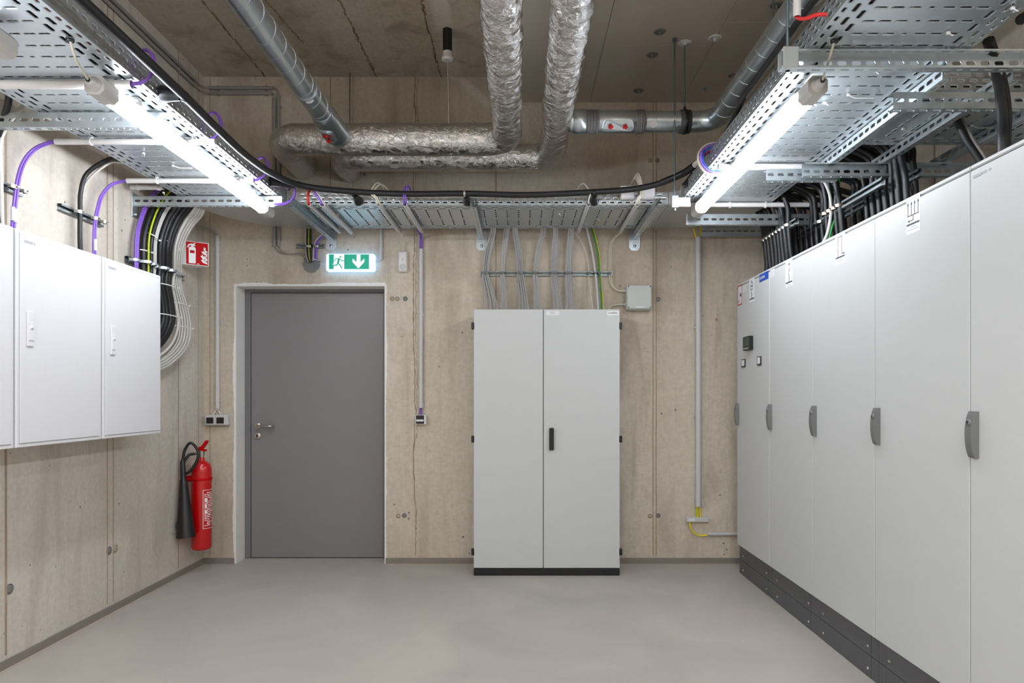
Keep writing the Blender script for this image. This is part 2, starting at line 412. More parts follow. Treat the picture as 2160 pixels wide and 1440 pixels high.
# rough honeycombed joint beside the slim conduit
def ragged(pts, w0, w1, name='rough_joint', m='crack'):
    b = MB(); prev = None
    for i in range(len(pts)-1):
        a, c = pts[i], pts[i+1]; wa = random.uniform(w0, w1); wc = random.uniform(w0, w1)
        if i == 0: la, ra = a[0]-wa/2, a[0]+wa/2
        lc, rc = c[0]-wc/2, c[0]+wc/2
        y = WY-random.uniform(.0008, .002)
        b.add([(la, y, a[1]), (ra, y, a[1]), (rc, y, c[1]), (lc, y, c[1]), (la, WY+.01, a[1]), (ra, WY+.01, a[1]), (rc, WY+.01, c[1]), (lc, WY+.01, c[1])],
              [(0, 1, 2, 3), (4, 0, 3, 7), (1, 5, 6, 2), (3, 2, 6, 7), (0, 4, 5, 1)])
        la, ra = lc, rc
    return b.build(name, M[m], wb)
z = .06; pts = []; x = PX(875, WY)
while z < CH:
    x += random.uniform(-.006, .006); x = min(max(x, PX(872, WY)), PX(881, WY)); pts.append((x, z)); z += random.uniform(.015, .035)
ragged(pts, .003, .012)
pts = [(p[0]+random.uniform(.012, .02), p[1]) for p in pts if p[1] > .9]; ragged(pts, .002, .005)
# tie hole plugs
def plug(c, ax, m, par, r=.016):
    b = MB(); s = -1 if ax == 'y' else 1
    b.lathe(c, [(r*1.25, -s*.004), (r*1.25, s*.0012), (r*1.05, s*.0018), (r, -s*.000)][::1], 20, ax)
    b.lathe(c, [(r*.92, -s*.002), (r*.92, s*.0015), (r*.5, s*.0022)], 20, ax)
    b.build('tie_hole_plug', m, par)
for px, py, mm in ((855, 630, 'plug'), (838, 630, 'plugl'), (827, 630, 'plugl'), (853, 1087, 'plug'), (1388, 631, 'plug'), (1388, 1087, 'plug'), (1371, 1088, 'plugl'), (1386, 338, 'plug'), (1372, 338, 'plugl'), (840, 1088, 'plugl')):
    plug(P(px, py, WY), 'y', M[mm], wb, .014)
def LW(px, py, X=LX):
    Y = X*F/(px-VX); return Vector((X, Y, CZ-(py-VY)*Y/F))
for px, py, mm in ((20, 1242, 'plug'), (230, 1161, 'plug'), (243, 1157, 'plugl'), (372, 1107, 'plug'), (376, 1085, 'plugl')):
    plug(LW(px, py), 'x', M[mm], wl, .02)
for px, w_ in ((12, .012), (226, .006), (238.5, .006), (376, .006), (418, .005)):
    b = MB(); Y = LX*F/(px-VX); z = .06
    while z < CH:
        z2 = min(CH, z+random.uniform(.15, .4)); b.box(LX-.01, Y-w_/2, z, LX+.0015+random.uniform(0, .001), Y+w_/2, z2); z = z2
    b.build('formwork_joint', M['joint'], wl)
b = MB(); b.box(RX-.002, 3.95, .05, RX+.01, 3.965, CH); b.build('formwork_joint', M['joint'], wr)
# patch of filler round the cable entry beside the exit sign
b = MB(); c = P(657, 556, WY); pts = []
for k in range(28):
    a = k*2*math.pi/28; r = .064*(1+random.uniform(-.08, .1)); pts.append((r*math.cos(a), r*math.sin(a)))
b.poly(c, (1, 0, 0), (0, 0, 1), pts, .003); b.build('cable_entry_filler', M['plug'], wb)
# ceiling: rough joints on the bare slab, boards on the lower part
for px0, py0, px1, py1 in ((425, 0, 560, 162), (715, 0, 795, 163), (888, 0, 930, 163), (560, 0, 640, 90)):
    b = MB(); dz = CH-CZ; A = Vector(((px0-VX)*dz/(VY-py0), F*dz/(VY-py0), CH)); B_ = Vector(((px1-VX)*dz/(VY-py1), F*dz/(VY-py1), CH))
    A = A+(A-B_)*1.2; n = 60
    for i in range(n):
        a = A.lerp(B_, i/n); c = A.lerp(B_, (i+1)/n); wv = random.uniform(.002, .008); j = random.uniform(-.006, .006)
        b.box(a.x-wv+j, a.y, CH-.002, a.x+wv+j, c.y+.005, CH+.01)
    b.build('slab_joint', M['crack'], ceil)
BZ = 3.376
def board(x0, x1, y0, y1):
    b = MB(); g = .0012; b.box(x0+g, y0+g, BZ+random.uniform(-.0015, .0015), x1-g, y1-g, CH+.01, .002); b.build('ceiling_board', M['board'], ceil)
for x0, x1, ys in ((-.2, .51, (1.34, 2.59, 3.84, WY)), (.51, 1.175, (1.585, 2.835, 4.085, WY)), (1.175, 1.84, (1.33, 2.58, 3.83, 4.61, WY)), (1.84, RX, (1.585, 2.835, 4.085, WY))):
    for y0, y1 in zip(ys, ys[1:]): board(x0, x1, y0, y1)
# skirting
b = MB(); sk = .042
b.box(LX, WY-.006, 0, DX0, WY, sk, .001)
struct(b.build('baseboard_back', M['skirt']))
b = MB(); b.box(DX1, WY-.006, 0, RX, WY, sk, .001); struct(b.build('baseboard_back_right', M['skirt']))
b = MB(); y = BY
while y < WY-.01:
    y2 = min(WY-.006, y+random.uniform(.6, 1.1)); b.box(LX, y, 0, LX+.006, y2, sk+random.uniform(-.002, .002), .001); y = y2
struct(b.build('baseboard_left', M['skirt']))
b = MB(); b.box(LX+.006, BY, 0, LX+.022, WY-.006, .0012); b.box(DX1, WY-.03, 0, RX, WY-.006, .0015); struct(b.build('trim_1', mat('sealant_beige', (186, 172, 154), .6, var=.12, scale=14)))
# door: plaster reveal, steel frame, leaf
DY = 5.04
b = MB(); t = .012
b.box(DX0, WY-.004, 0, DX0+t, DY+.03, DZ-t); b.box(DX1-t*.6, WY-.004, 0, DX1, DY+.03, DZ-t); b.box(DX0, WY-.004, DZ-t, DX1, DY+.03, DZ)
# ragged plaster rim left on the wall face
def rim(p0, p1, horiz):
    n = 150; w0 = .006
    for i in range(n):
        a = i/n; c = (i+1)/n; w0 = w_ = min(.015, max(.002, w0+random.uniform(-.0025, .0025)))
        if horiz: b.box(p0[0]+(p1[0]-p0[0])*a, WY-.003, p0[1], p0[0]+(p1[0]-p0[0])*c, WY+.001, p0[1]+w_)
        else: b.box(p0[0], WY-.003, p0[1]+(p1[1]-p0[1])*a, p0[0]+w_*(1 if p1[0] > p0[0]-1e-6 and p0[0] > -1.5 else -1), WY+.001, p0[1]+(p1[1]-p0[1])*c)
rim((DX0, DZ), (DX1, DZ), True); rim((DX0, 0), (DX0, DZ), False); rim((DX1, 0), (DX1, DZ), False)
struct(b.build('trim_2', M['plaster']))
d = bpy.data.objects.new('door_1', None); COL.objects.link(d); WL[d] = Vector(((DX0+DX1)/2, DY, 0)); d.location = WL[d]; struct(d)
lx0, lx1, lz = PX(530, DY), PX(809, DY), PZ(618, DY)
b = MB()
b.box(DX0+t, DY-.012, 0, lx0-.002, DY+.06, DZ-t, .002); b.box(lx1+.002, DY-.012, 0, DX1-t*.6, DY+.06, DZ-t, .002); b.box(lx0-.002, DY-.012, lz+.003, lx1+.002, DY+.06, DZ-t, .002)
b.build('door_frame', M['dframe'], d)
b = MB(); b.box(lx0, DY, .006, lx1, DY+.05, lz, .0015); leaf = b.build('door_leaf', M['door'], d)
hz = PZ(898, DY); hx = PX(543, DY)
b = MB(); b.lathe((hx, DY, hz), [(.027, 0), (.027, -.007), (.024, -.009), (.0, -.009)], 28, 'y')
b.tube(fillet([(hx, DY-.005, hz), (hx, DY-.055, hz), (hx+.125, DY-.055, hz), (hx+.125, DY-.02, hz)], .018, 6), .0095, 14)
b.build('door_handle', M['steel'], d)
kz = PZ(919, DY)
b = MB(); b.lathe((hx, DY, kz), [(.027, 0), (.027, -.007), (.024, -.009), (.0, -.009)], 28, 'y'); b.build('keyhole_plate', M['steel'], d)
b = MB(); b.lathe((hx, DY-.0085, kz+.004), [(.0075, 0), (.0075, -.0012), (0, -.0012)], 16, 'y'); b.box(hx-.003, DY-.0097, kz-.016, hx+.003, DY-.0085, kz+.004); b.build('keyhole', M['black'], d)

# ---------------- slotted steel: trays, channels ----------------
Xv, Yv, Zv = Vector((1, 0, 0)), Vector((0, 1, 0)), Vector((0, 0, 1))
def slotted(b, o, U, V, L, W, kind):
    """one perforated strip: U runs along, V across"""
    if kind == 'bottom':
        e = [(0, .034, .05, .026, .008, 0), (.034, .066, .075, .046, .012, 0), (.066, .10, .075, .046, .012, .0375)]
        for a0, a1, p, l, w_, off in e:
            for side in (0, 1):
                v0, v1 = (a0, a1) if not side else (W-a1, W-a0)
                k = 0; x = -off
                while x < L-1e-6:
                    x0, x1 = max(0, x), min(L, x+p)
                    b.cell(o, U, V, x0, v0, x1, v1, l if x1-x0 > p*.95 else 0, w_, 'a', -.0012); x += p
        c0, c1 = .10, W-.10; n = max(1, round((c1-c0)/.05)); cw = (c1-c0)/n; x = 0
        while x < L-1e-6:
            xa, xb = x+.026, x+.049
            if xb > L: b.cell(o, U, V, x, c0, L, c1); break
            b.cell(o, U, V, x, c0, xa, c1)
            for i in range(n): b.cell(o, U, V, xa, c0+i*cw, xb, c0+(i+1)*cw, cw*.72 if i != n//2 else cw*.3, .008, 'b', -.0018)
            if xb < L: b.cell(o, U, V, xb, c0, min(L, x+.075), c1)
            x += .075
    if kind == 'side':
        n = 3 if W > .06 else 1; rw = (W-.012)/n
        for i in range(n):
            x = -.025*(i % 2)
            while x < L-1e-6:
                x0, x1 = max(0, x), min(L, x+.05)
                b.cell(o, U, V, x0, .004+i*rw, x1, .004+(i+1)*rw, .028 if x1-x0 > .045 else 0, .0075, 'a', -.001); x += .05
        b.cell(o, U, V, 0, 0, L, .004); b.cell(o, U, V, 0, W-.008, L, W)
    if kind in ('web', 'flange'):
        x = 0; l, w_ = (.035, .0145) if kind == 'web' else (.03, .007)
        bw = min(W*.8, w_+.012) if kind == 'web' else W*.7
        v0, v1 = (W-bw)/2, (W+bw)/2
        b.cell(o, U, V, 0, 0, L, v0); b.cell(o, U, V, 0, v1, L, W)
        while x < L-1e-6:
            x1 = min(L, x+.05); b.cell(o, U, V, x, v0, x1, v1, l if x1-x > .045 else 0, w_, 'a', 0, .0025); x += .05
TZ = 2.43; TH = .08
def tray(label, run, a0, a1, b0, b1, z=TZ, h=TH, group=None):
    L = a1-a0; W = b1-b0
    U, V = (Yv, Xv) if run == 'y' else (Xv, Yv)
    o = (Vector((b0, a0, z)) if run == 'y' else Vector((a0, b0, z)))
    t = thing('cable_tray', label, 'cable tray', o+U*L/2+V*W/2, group)
    b = MB(); slotted(b, o, U, V, L, W, 'bottom'); b.build('tray_floor', M['galv'], t)
    for s in (0, 1):
        b = MB(); oo = o+V*(W*s); slotted(b, oo, U, Zv, L, h, 'side')
        q = oo+Zv*h; iv = V*(-.012 if s else .012)
        b.add([q, q+U*L, q+U*L+iv, q+iv, q-Zv*.008+iv, q+U*L-Zv*.008+iv], [(0, 1, 2, 3), (3, 2, 5, 4)])
        b.build('side_flange', M['galv'], t)
    return t
def channel(b, o, U, F_, L, H=.06, W=.035, lip=.006):
    """slotted C profile: web in the U-Z plane starting at o (top edge), flanges reach out along F_"""
    slotted(b, o-Zv*H, U, Zv, L, H, 'web')
    slotted(b, o, U, F_, L, W, 'flange'); slotted(b, o-Zv*H, U, F_, L, W, 'flange')
    for z, s in ((0, -1), (-H, 1)):
        q = o+F_*W+Zv*z; b.add([q, q+U*L, q+U*L+Zv*s*lip, q+Zv*s*lip], [(0, 1, 2, 3)])
def bracket(label, run, o, L, wallend, H=.06, open_=1, group=None, plate=True):
    """cantilever bracket arm; o = top start corner"""
    U = Xv if run == 'x' else Yv; F_ = (Yv if run == 'x' else Xv)*open_
    o = Vector(o); t = thing('bracket_arm', label, 'bracket', o+U*(L/2)-Zv*H, group)
    b = MB(); channel(b, o, U, F_, L, H); b.build('channel', M['galv'], t)
    if plate:
        e = o+U*(L if wallend else 0); s = 1 if wallend else -1
        b = MB(); c = e+F_*.0175
        if run == 'x':
            b.box(c.x, c.y-.04, c.z-H-.07, c.x-s*.006, c.y+.04, c.z+.02, .002)
            for dz in (-H-.045, -.0): b.lathe((c.x-s*.006, c.y, c.z+dz-.005), [(.011, 0), (.011, -s*.008), (0, -s*.008)], 6, 'x')
        else:
            b.poly((c.x, c.y-.0005, c.z), (1, 0, 0), (0, 0, 1), [(-.04, .02), (-.04, -H-.055), (-.022, -H-.078), (.022, -H-.078), (.04, -H-.055), (.04, .02)], .006)
            b.lathe((c.x, c.y-.0065, c.z-H-.045), [(.012, 0), (.012, -.008), (0, -.008)], 6, 'y')
        b.build('wall_plate', M['galv'], t)
    return t
tray('wide slotted steel cable tray running along the left wall', 'y', .6, 4.05, -2.055, -1.455)
tray('wide slotted steel cable tray running above the row of tall grey cabinets', 'y', .6, 4.05, .99, 1.56)
tray('slotted steel cable tray crossing the back wall above the grey door and two-door cabinet', 'x', -1.40, .93, 4.19, 4.79)
tray('short slotted cable tray branching off towards the right wall', 'x', 1.58, RX-.02, 2.62, 3.19)
# bends joining the straight trays: plain sheet floor and curved flange
def bend(sg, cx, label, x_out):
    t = thing('cable_tray_bend', label, 'cable tray', (cx+sg*.3, 4.45, TZ))
    cy = 4.19; R = abs(x_out-cx); Rz = .60
    arc = [(cx+sg*R*math.cos(a), cy+Rz*math.sin(a)) for a in [k*math.pi/2/20 for k in range(21)]]
    out = [(cx+sg*R, 4.05)]+arc+[(cx-sg*.055, 4.79)]; inn = [(cx, 4.05)]+[(cx, 4.19)]*0
    b = MB()
    poly = [(cx, 4.05)]+out+[(cx-sg*.055, 4.19), (cx-sg*.02, 4.175), (cx, 4.15)]
    if sg > 0: poly = poly[::1]
    b.poly((0, 0, TZ), (1, 0, 0), (0, 1, 0), poly if sg > 0 else poly[::-1], .0018)
    b.build('bend_floor', M['galvp'], t)
    b = MB()
    for p, q in zip(out, out[1:]):
        b.add([(p[0], p[1], TZ), (q[0], q[1], TZ), (q[0], q[1], TZ+TH), (p[0], p[1], TZ+TH)], [(0, 1, 2, 3)], True)
    b.build('curved_flange', M['galvp'], t)
    b = MB(); pp = [(cx, 4.05), (cx, 4.15), (cx-sg*.02, 4.175), (cx-sg*.055, 4.19)]
    for p, q in zip(pp, pp[1:]):
        b.add([(p[0], p[1], TZ), (q[0], q[1], TZ), (q[0], q[1], TZ+TH), (p[0], p[1], TZ+TH)], [(0, 1, 2, 3)])
    b.build('corner_flange', M['galvp'], t)
bend(-1, -1.455, 'plain sheet cable tray bend above the fire extinguisher sign', -2.055)
bend(1, .99, 'plain sheet cable tray bend at the far end of the right-hand lamp', 1.56)
# brackets
bz = TZ-.006
bracket('slotted bracket arm crossing behind the left lamp, nearer the camera end', 'x', (LX, 2.81, bz), -1.466-LX, False, .062, 1)
bracket('slotted bracket arm above the black cable bundle on the left wall', 'x', (LX, 3.99, bz), -1.43-LX, False, .056, 1)
for X, lab in ((-1.385, 'steel bracket arm slanting to the wall left of the exit sign'), (-.285, 'middle steel bracket arm under the back cable tray, above the leftmost grey cable bundle'), (.834, 'steel bracket arm under the back cable tray above the junction box')):
    bracket(lab, 'y', (X-.0175, 4.03, bz), WY-4.03, True, .056, 1)
bracket('long slotted beam hung from a threaded rod, nearest of the beams under the right tray', 'x', (.90, 2.33, bz), RX-.90, True, .064, -1)
bracket('slotted beam at the right above the tall cabinets, second from the camera', 'x', (1.41, 2.52, 2.378), RX-1.41, True, .062, 1)
bracket('slotted beam over the cabinets, beside the pale conduit', 'x', (1.40, 3.315, 2.378), RX-1.40, True, .066, -1)
bracket('short pale slotted channel beside the right lamp middle', 'x', (1.233, 3.345, 2.368), .36, True, .058, 1, plate=False)
bracket('dark slotted channel behind the far end of the right lamp', 'x', (1.045, 4.2, 2.374), 1.0, True, .066, 1, plate=False)
bracket('slotted channel on the back wall at the top of the thick white conduit', 'x', (1.30, 4.80, 2.45), .52, True, .07, 1, plate=False)
for X, y0, lab in ((1.533, 2.42, 'slotted support rail along the edge of the right tray'), (1.79, 2.42, 'middle slotted support rail above the cabinets'), (2.09, 2.42, 'slotted support rail closest to the right wall')):
    t = thing('support_rail', lab, 'rail', (X, 2.9, 2.38))
    b = MB(); channel(b, Vector((X, y0, TZ-.004)), Yv, Xv, .98, .048, .03); b.build('channel', M['galv'], t)
# ---------------- tall grey cabinets on the right ----------------
FX = 1.506; PT = .196; CT = 2.0
Yb = [4.63-.5995*k for k in range(6)]
def tall_cabinet(i, label):
    y1, y0 = Yb[i], Yb[i+1]
    t = thing('switch_cabinet', label, 'cabinet', (FX+.25, (y0+y1)/2, 0), 'row of tall grey switch cabinets')
    b = MB(); b.box(FX+.018, y0+.0015, PT, FX+.5, y1-.0015, CT-.016, .002); b.build('body', M['cab'], t)
    b = MB(); b.box(FX+.001, y0+.001, CT-.016, FX+.5, y1-.001, CT, .004); b.build('roof_edge', M['cab'], t)
    b = MB(); b.box(FX, y0+.0022, PT+.003, FX+.017, y1-.0022, CT-.0205, .0022); dr = b.build('door', M['cabdoor'], t)
    # handle at the far edge of the door
    hy = y1-.026; z0, z1 = 1.024, 1.178; n = 12; b = MB(); ring = []
    for k in range(n+1):
        f = k/n; z = z0+(z1-z0)*f; bulge = .010+.016*math.sin(math.pi*min(1, max(0, f*.98+.01)))**.6
        for yy, dx in ((-.019, .0), (-.015, 1), (.015, 1), (.019, .0)):
            ring.append((FX-(bulge*dx), hy+yy, z))
    fs = []
    for k in range(n):
        for q in range(3): a = k*4+q; fs.append([a, a+1, a+5, a+4])
    fs += [[0, 1, 2, 3], [n*4+3, n*4+2, n*4+1, n*4]]
    b.add(ring, fs); hd = b.build('handle', M['hgrey'], dr)
    b = MB(); b.lathe((FX-.022, hy-.003, z1-.036), [(.011, .008), (.011, -.005), (.0085, -.0065), (.0, -.0065)], 20, 'x'); 
    b.build('lock', M['hgrey'], dr)
    b = MB(); b.poly((FX-.0286, hy-.003, z1-.036), (0, -1, 0), (0, 0, 1), [(-.005, 0), (0, -.005), (.005, 0), (0, .005)], .0006); b.build('lock_socket', M['black'], dr)
    # plinth: two panels between corner blocks
    for r in (0, 1):
        z0, z1 = r*.098+.001, r*.098+.0965
        for ya, yb_ in ((y0+.001, y0+.058), (y1-.058, y1-.001)):
            b = MB(); b.box(FX+.016, ya, z0, FX+.08, yb_, z1, .0015); c = b.build('plinth_corner', M['plinth'], t)
        b = MB(); b.box(FX+.0145, y0+.0595, z0, FX+.03, y1-.0595, z1, .0015); pn = b.build('plinth_panel', M['plinth'], t)
        for yy in (y0+.085, y1-.085):
            b = MB(); b.lathe((FX+.0145, yy, (z0+z1)/2-.012), [(.007, .001), (.007, -.0025), (.004, -.003), (.0035, -.001), (0, -.001)], 12, 'x'); b.build('screw', M['steel'], pn)
    return t, dr
lab = ['tall grey cabinet by the back wall with a meter screen and red-edged sticker', 'tall grey cabinet next to the metered one, with a single upward arrow sticker',
       'tall grey cabinet in mid row whose sticker shows a bent line and small arrow', 'tall grey cabinet whose sticker shows four upward arrows', 'nearest tall grey cabinet, with a faint text label at its upper corner']
cabs = [tall_cabinet(i, lab[i]) for i in range(5)]
# door graphics, drawn in the door plane: u runs towards the camera (-Y), v up
def dU(i): return (0, -1, 0)
def q(px, py):      # photo point on the cabinet fronts -> (Y, Z)
    Y = FX*F/(px-VX); return Y, CZ-(py-VY)*Y/F
def sticker(i, y1, y0, z0, z1, m='paper', nm='sticker', d=.0006):
    b = MB(); b.rect((FX, y1, z0), (0, -1, 0), (0, 0, 1), 0, 0, y1-y0, z1-z0, d); return b.build(nm, M[m], cabs[i][1])
class Ink:
    def __init__(s, i, y1, z0): s.b = MB(); s.o = Vector((FX-.0007, y1, z0)); s.i = i
    def r(s, a0, b0, a1, b1): s.b.rect(s.o, (0, -1, 0), (0, 0, 1), a0, b0, a1, b1, .0004)
    def p(s, pts): s.b.poly(s.o, (0, -1, 0), (0, 0, 1), pts, .0004)
    def line(s, a, c, w_):
        a = Vector((*a, 0)); c = Vector((*c, 0)); n = (c-a).normalized(); n = Vector((-n.y, n.x, 0))*w_/2
        s.p([(a-n)[:2], (c-n)[:2], (c+n)[:2], (a+n)[:2]])
    def out(s, m='ink', nm='printed_symbol'): return s.b.build(nm, M[m], cabs[s.i][1])
# cabinet 4: four arrows
yA, zt = q(1912, 421); yB, _ = q(1941, 470); z0 = q(1912, 497)[1]; Wd, Hd = yA-yB, zt-z0
sticker(3, yA, yB, z0, zt); k = Ink(3, yA, z0)
k.r(.04*Wd, .235*Hd, .96*Wd, .285*Hd)
for a in (.13, .38, .62, .87):
    k.r((a-.022)*Wd, .50*Hd, (a+.022)*Wd, .80*Hd); k.p([((a-.07)*Wd, .79*Hd), ((a+.07)*Wd, .79*Hd), (a*Wd, .89*Hd)])
k.r(.09*Wd, .485*Hd, .91*Wd, .51*Hd); k.r(.49*Wd, .355*Hd, .53*Wd, .50*Hd); k.r(.2*Wd, .345*Hd, .53*Wd, .368*Hd)
k.p([(.10*Wd, .357*Hd), (.24*Wd, .32*Hd), (.24*Wd, .394*Hd)]); k.out()
k = Ink(3, yA, z0)
for a0, a1, v in ((.1, .9, .945), (.3, .7, .17), (.1, .9, .10)): k.r(a0*Wd, v*Hd, a1*Wd, (v+.018)*Hd)
k.out('inkl', 'small_print')
# cabinet 3: bent line
yA, zt = q(1762, 496); yB, _ = q(1783, 490); z0 = q(1762, 560)[1]; Wd, Hd = yA-yB, zt-z0
sticker(2, yA, yB, z0, zt); k = Ink(2, yA, z0)
k.r(.06*Wd, .19*Hd, .96*Wd, .235*Hd); k.r(.26*Wd, .235*Hd, .30*Wd, .47*Hd); k.line((.28*Wd, .47*Hd), (.20*Wd, .53*Hd), .003); k.r(.26*Wd, .56*Hd, .30*Wd, .88*Hd)
k.r(.26*Wd, .865*Hd, .70*Wd, .89*Hd); k.r(.66*Wd, .29*Hd, .70*Wd, .88*Hd); k.r(.68*Wd, .285*Hd, .85*Wd, .31*Hd); k.p([(.84*Wd, .26*Hd), (.98*Wd, .297*Hd), (.84*Wd, .335*Hd)]); k.out()
k = Ink(2, yA, z0)
for a0, a1, v in ((.3, .9, .94), (.4, .62, .13), (.2, .85, .08)): k.r(a0*Wd, v*Hd, a1*Wd, (v+.018)*Hd)
k.out('inkl', 'small_print')
# cabinet 2: single arrow
yA, zt = q(1657, 553); yB, _ = q(1672, 560); z0 = q(1657, 608)[1]; Wd, Hd = yA-yB, zt-z0
sticker(1, yA, yB, z0, zt); k = Ink(1, yA, z0)
k.r(.05*Wd, .15*Hd, .97*Wd, .20*Hd); k.r(.48*Wd, .20*Hd, .54*Wd, .47*Hd); k.line((.51*Wd, .47*Hd), (.42*Wd, .54*Hd), .004); k.r(.48*Wd, .56*Hd, .54*Wd, .72*Hd); k.r(.48*Wd, .78*Hd, .54*Wd, .84*Hd)
k.p([(.40*Wd, .84*Hd), (.62*Wd, .84*Hd), (.51*Wd, .93*Hd)]); k.out()
k = Ink(1, yA, z0)
for a0, a1, v in ((.2, .9, .97), (.4, .7, .08), (.25, .85, .03)): k.r(a0*Wd, v*Hd, a1*Wd, (v+.016)*Hd)
k.out('inkl', 'small_print')
# cabinet 1: transformer symbol, red-edged PV sticker, blue logo plate, meter, two small switches
yA, zt = q(1580.5, 590); yB, _ = q(1591.5, 600); z0 = q(1580, 639)[1]; Wd, Hd = yA-yB, zt-z0
sticker(0, yA, yB, z0, zt); k = Ink(0, yA, z0)
k.r(.05*Wd, .11*Hd, .97*Wd, .16*Hd); k.r(.46*Wd, .15*Hd, .54*Wd, .38*Hd); k.line((.5*Wd, .38*Hd), (.36*Wd, .46*Hd), .004); k.r(.46*Wd, .48*Hd, .54*Wd, .56*Hd); k.r(.46*Wd, .82*Hd, .54*Wd, .93*Hd)
for cz in (.61, .75):
    n = 18
    for j in range(n):
        a = 2*math.pi*j/n; c = 2*math.pi*(j+1)/n; rx, rz = .22*Wd, .085*Hd
        k.line((.5*Wd+rx*math.cos(a), cz*Hd+rz*math.sin(a)), (.5*Wd+rx*math.cos(c), cz*Hd+rz*math.sin(c)), .004)
k.p([(.40*Wd, .66*Hd), (.6*Wd, .66*Hd), (.6*Wd, .70*Hd), (.4*Wd, .70*Hd)]); k.out()
yA, zt = q(1556.5, 603.5); yB, _ = q(1565.5, 600); z0 = q(1556.5, 645)[1]; Wd, Hd = yA-yB, zt-z0
sticker(0, yA, yB, z0, zt); k = Ink(0, yA, z0); e = .007
k.r(0, 0, Wd, e); k.r(0, Hd-e, Wd, Hd); k.r(0, 0, e, Hd); k.r(Wd-e, 0, Wd, Hd); k.out('signred', 'red_border')
k = Ink(0, yA, z0); k.p([(.45*Wd, .5*Hd), (.65*Wd, .37*Hd), (.86*Wd, .48*Hd), (.66*Wd, .62*Hd)]); k.out('ink', 'printed_symbol')
text('printed_text', 'PV', (FX-.0012, yA-.2*Wd, z0+.1*Hd), (0, -1, 0), (0, 0, 1), .028, M['ink'], cabs[0][1])
yA, zt = q(1602, 580); yB, _ = q(1621, 572); z0 = q(1602, 596)[1]; Wd, Hd = yA-yB, zt-z0
sticker(0, yA, yB, z0, zt, 'blue', 'logo_plate', .001)
text('logo_lettering', 'E.INFRA', (FX-.0012, yA-.09*Wd, z0+.32*Hd), (0, -1, 0), (0, 0, 1), Hd*.50, M['signwhite'], cabs[0][1], spacing=1.06, bold=True)
for i, (px, py) in ((0, (1567, 603)), (1, (1624.5, 570)), (2, (1718, 527)), (3, (1850, 462))):
    ya, za = q(px, py); b = MB()
    for r in range(4): b.rect((FX, ya, za-r*.012-.008), (0, -1, 0), (0, 0, 1), 0, 0, .075, .007, .0005)
    b.build('label_strip', M['paper'], cabs[i][1])
ya, za = q(2053, 366); k = Ink(4, ya, za-.03)
for a0, a1 in ((.0, .045), (.05, .062), (.075, .083)): k.r(a0, .014, a1, .022)
k.r(0, .030-.018, .04, .0135); k.out('inkl', 'small_print')
y1, z1 = q(1575.5, 711); y0 = q(1589, 711)[0]; z0 = q(1575.5, 740)[1]
b = MB(); b.box(FX-.028, y0, z0, FX, y1, z1, .003); mt = b.build('meter_housing', M['black'], cabs[0][0])
b = MB(); b.rect((FX-.0281, y1-.012, z0+.028), (0, -1, 0), (0, 0, 1), 0, 0, (y1-y0)-.024, (z1-z0)-.036, .0006); b.build('meter_screen', M['screen'], mt)
b = MB(); b.rect((FX-.0281, y1-.012, z0+.008), (0, -1, 0), (0, 0, 1), 0, 0, (y1-y0)-.024, .008, .0012); b.build('meter_keys', M['inkl'], mt)
for px, py, py2 in ((1565, 758, 775), (1598.5, 752, 771)):
    ya, za = q(px, py); yb_ = q(px+8, py)[0]; zb = q(px, py2)[1]
    b = MB(); b.box(FX-.006, yb_, zb, FX, ya, za, .002); sw = b.build('display_frame', M['black'], cabs[0][0])
    b = MB(); b.box(FX-.0075, yb_+.012, zb+.010, FX-.004, ya-.012, za-.006, .001); b.build('display_face', M['paper'], sw)

# ---------------- two-door cabinet ----------------
CY = 4.548; cx0, cx1, cm = -.320, .678, .1555
t = thing('distribution_cabinet', 'large light grey two-door cabinet on a black plinth against the back wall', 'cabinet', ((cx0+cx1)/2, 4.7, 0))
b = MB(); b.box(cx0+.001, CY+.02, .049, cx1-.001, WY-.03, 1.816, .003); b.build('body', M['cab'], t)
for x0, x1, nm in ((cx0, cm-.0022, 'left'), (cm+.0022, cx1, 'right')):
    b = MB(); b.box(x0, CY, .052, x1, CY+.019, 1.819, .003); dr = b.build('door', M['cabdoor'], t)
    for py in (687, 926, 1164):
        z = PZ(py, CY); xx = cx0-.006 if nm == 'left' else cx1+.006; b = MB(); b.box(xx-.010, CY-.004, z-.023, xx+.010, CY+.03, z+.023, .003); b.build('hinge', M['black'], dr)
    if nm == 'right': rd = dr
b = MB(); b.box(cm-.002, CY+.012, .052, cm+.002, CY+.0195, 1.815); b.build('door_gap_seal', M['black'], t)
b = MB(); b.box(cx0, CY+.002, 0, cx1, WY-.05, .048, .004); b.build('plinth', M['black'], t)
b = MB(); b.box(PX(1158.5, CY), CY-.022, PZ(949, CY), PX(1168, CY), CY, PZ(902, CY), .004); h = b.build('handle', M['black'], rd)
b = MB(); b.lathe((PX(1163.3, CY), CY-.021, PZ(911.5, CY)), [(.009, 0), (.009, -.004), (.006, -.005), (0, -.005)], 18, 'y'); b.build('lock', M['rubber'], rd)
o = Vector((PX(1152, CY), CY, PZ(664.5, CY))); b = MB(); b.rect(o, Xv, Zv, 0, 0, PX(1179, CY)-o.x, PZ(656, CY)-o.z); b.build('sticker', M['paper'], rd)
b = MB()
for a0, a1, v in ((.025, .062, .019), (.03, .06, .010)): b.rect(o+Vector((0, -.0006, 0)), Xv, Zv, a0, v, a1, v+.003)
b.build('small_print', M['inkl'], rd)
o = Vector((PX(1281, CY), CY, PZ(664.5, CY))); b = MB(); b.rect(o, Xv, Zv, 0, 0, PX(1305, CY)-o.x, PZ(656, CY)-o.z); b.build('sticker', M['signwhite'], rd)
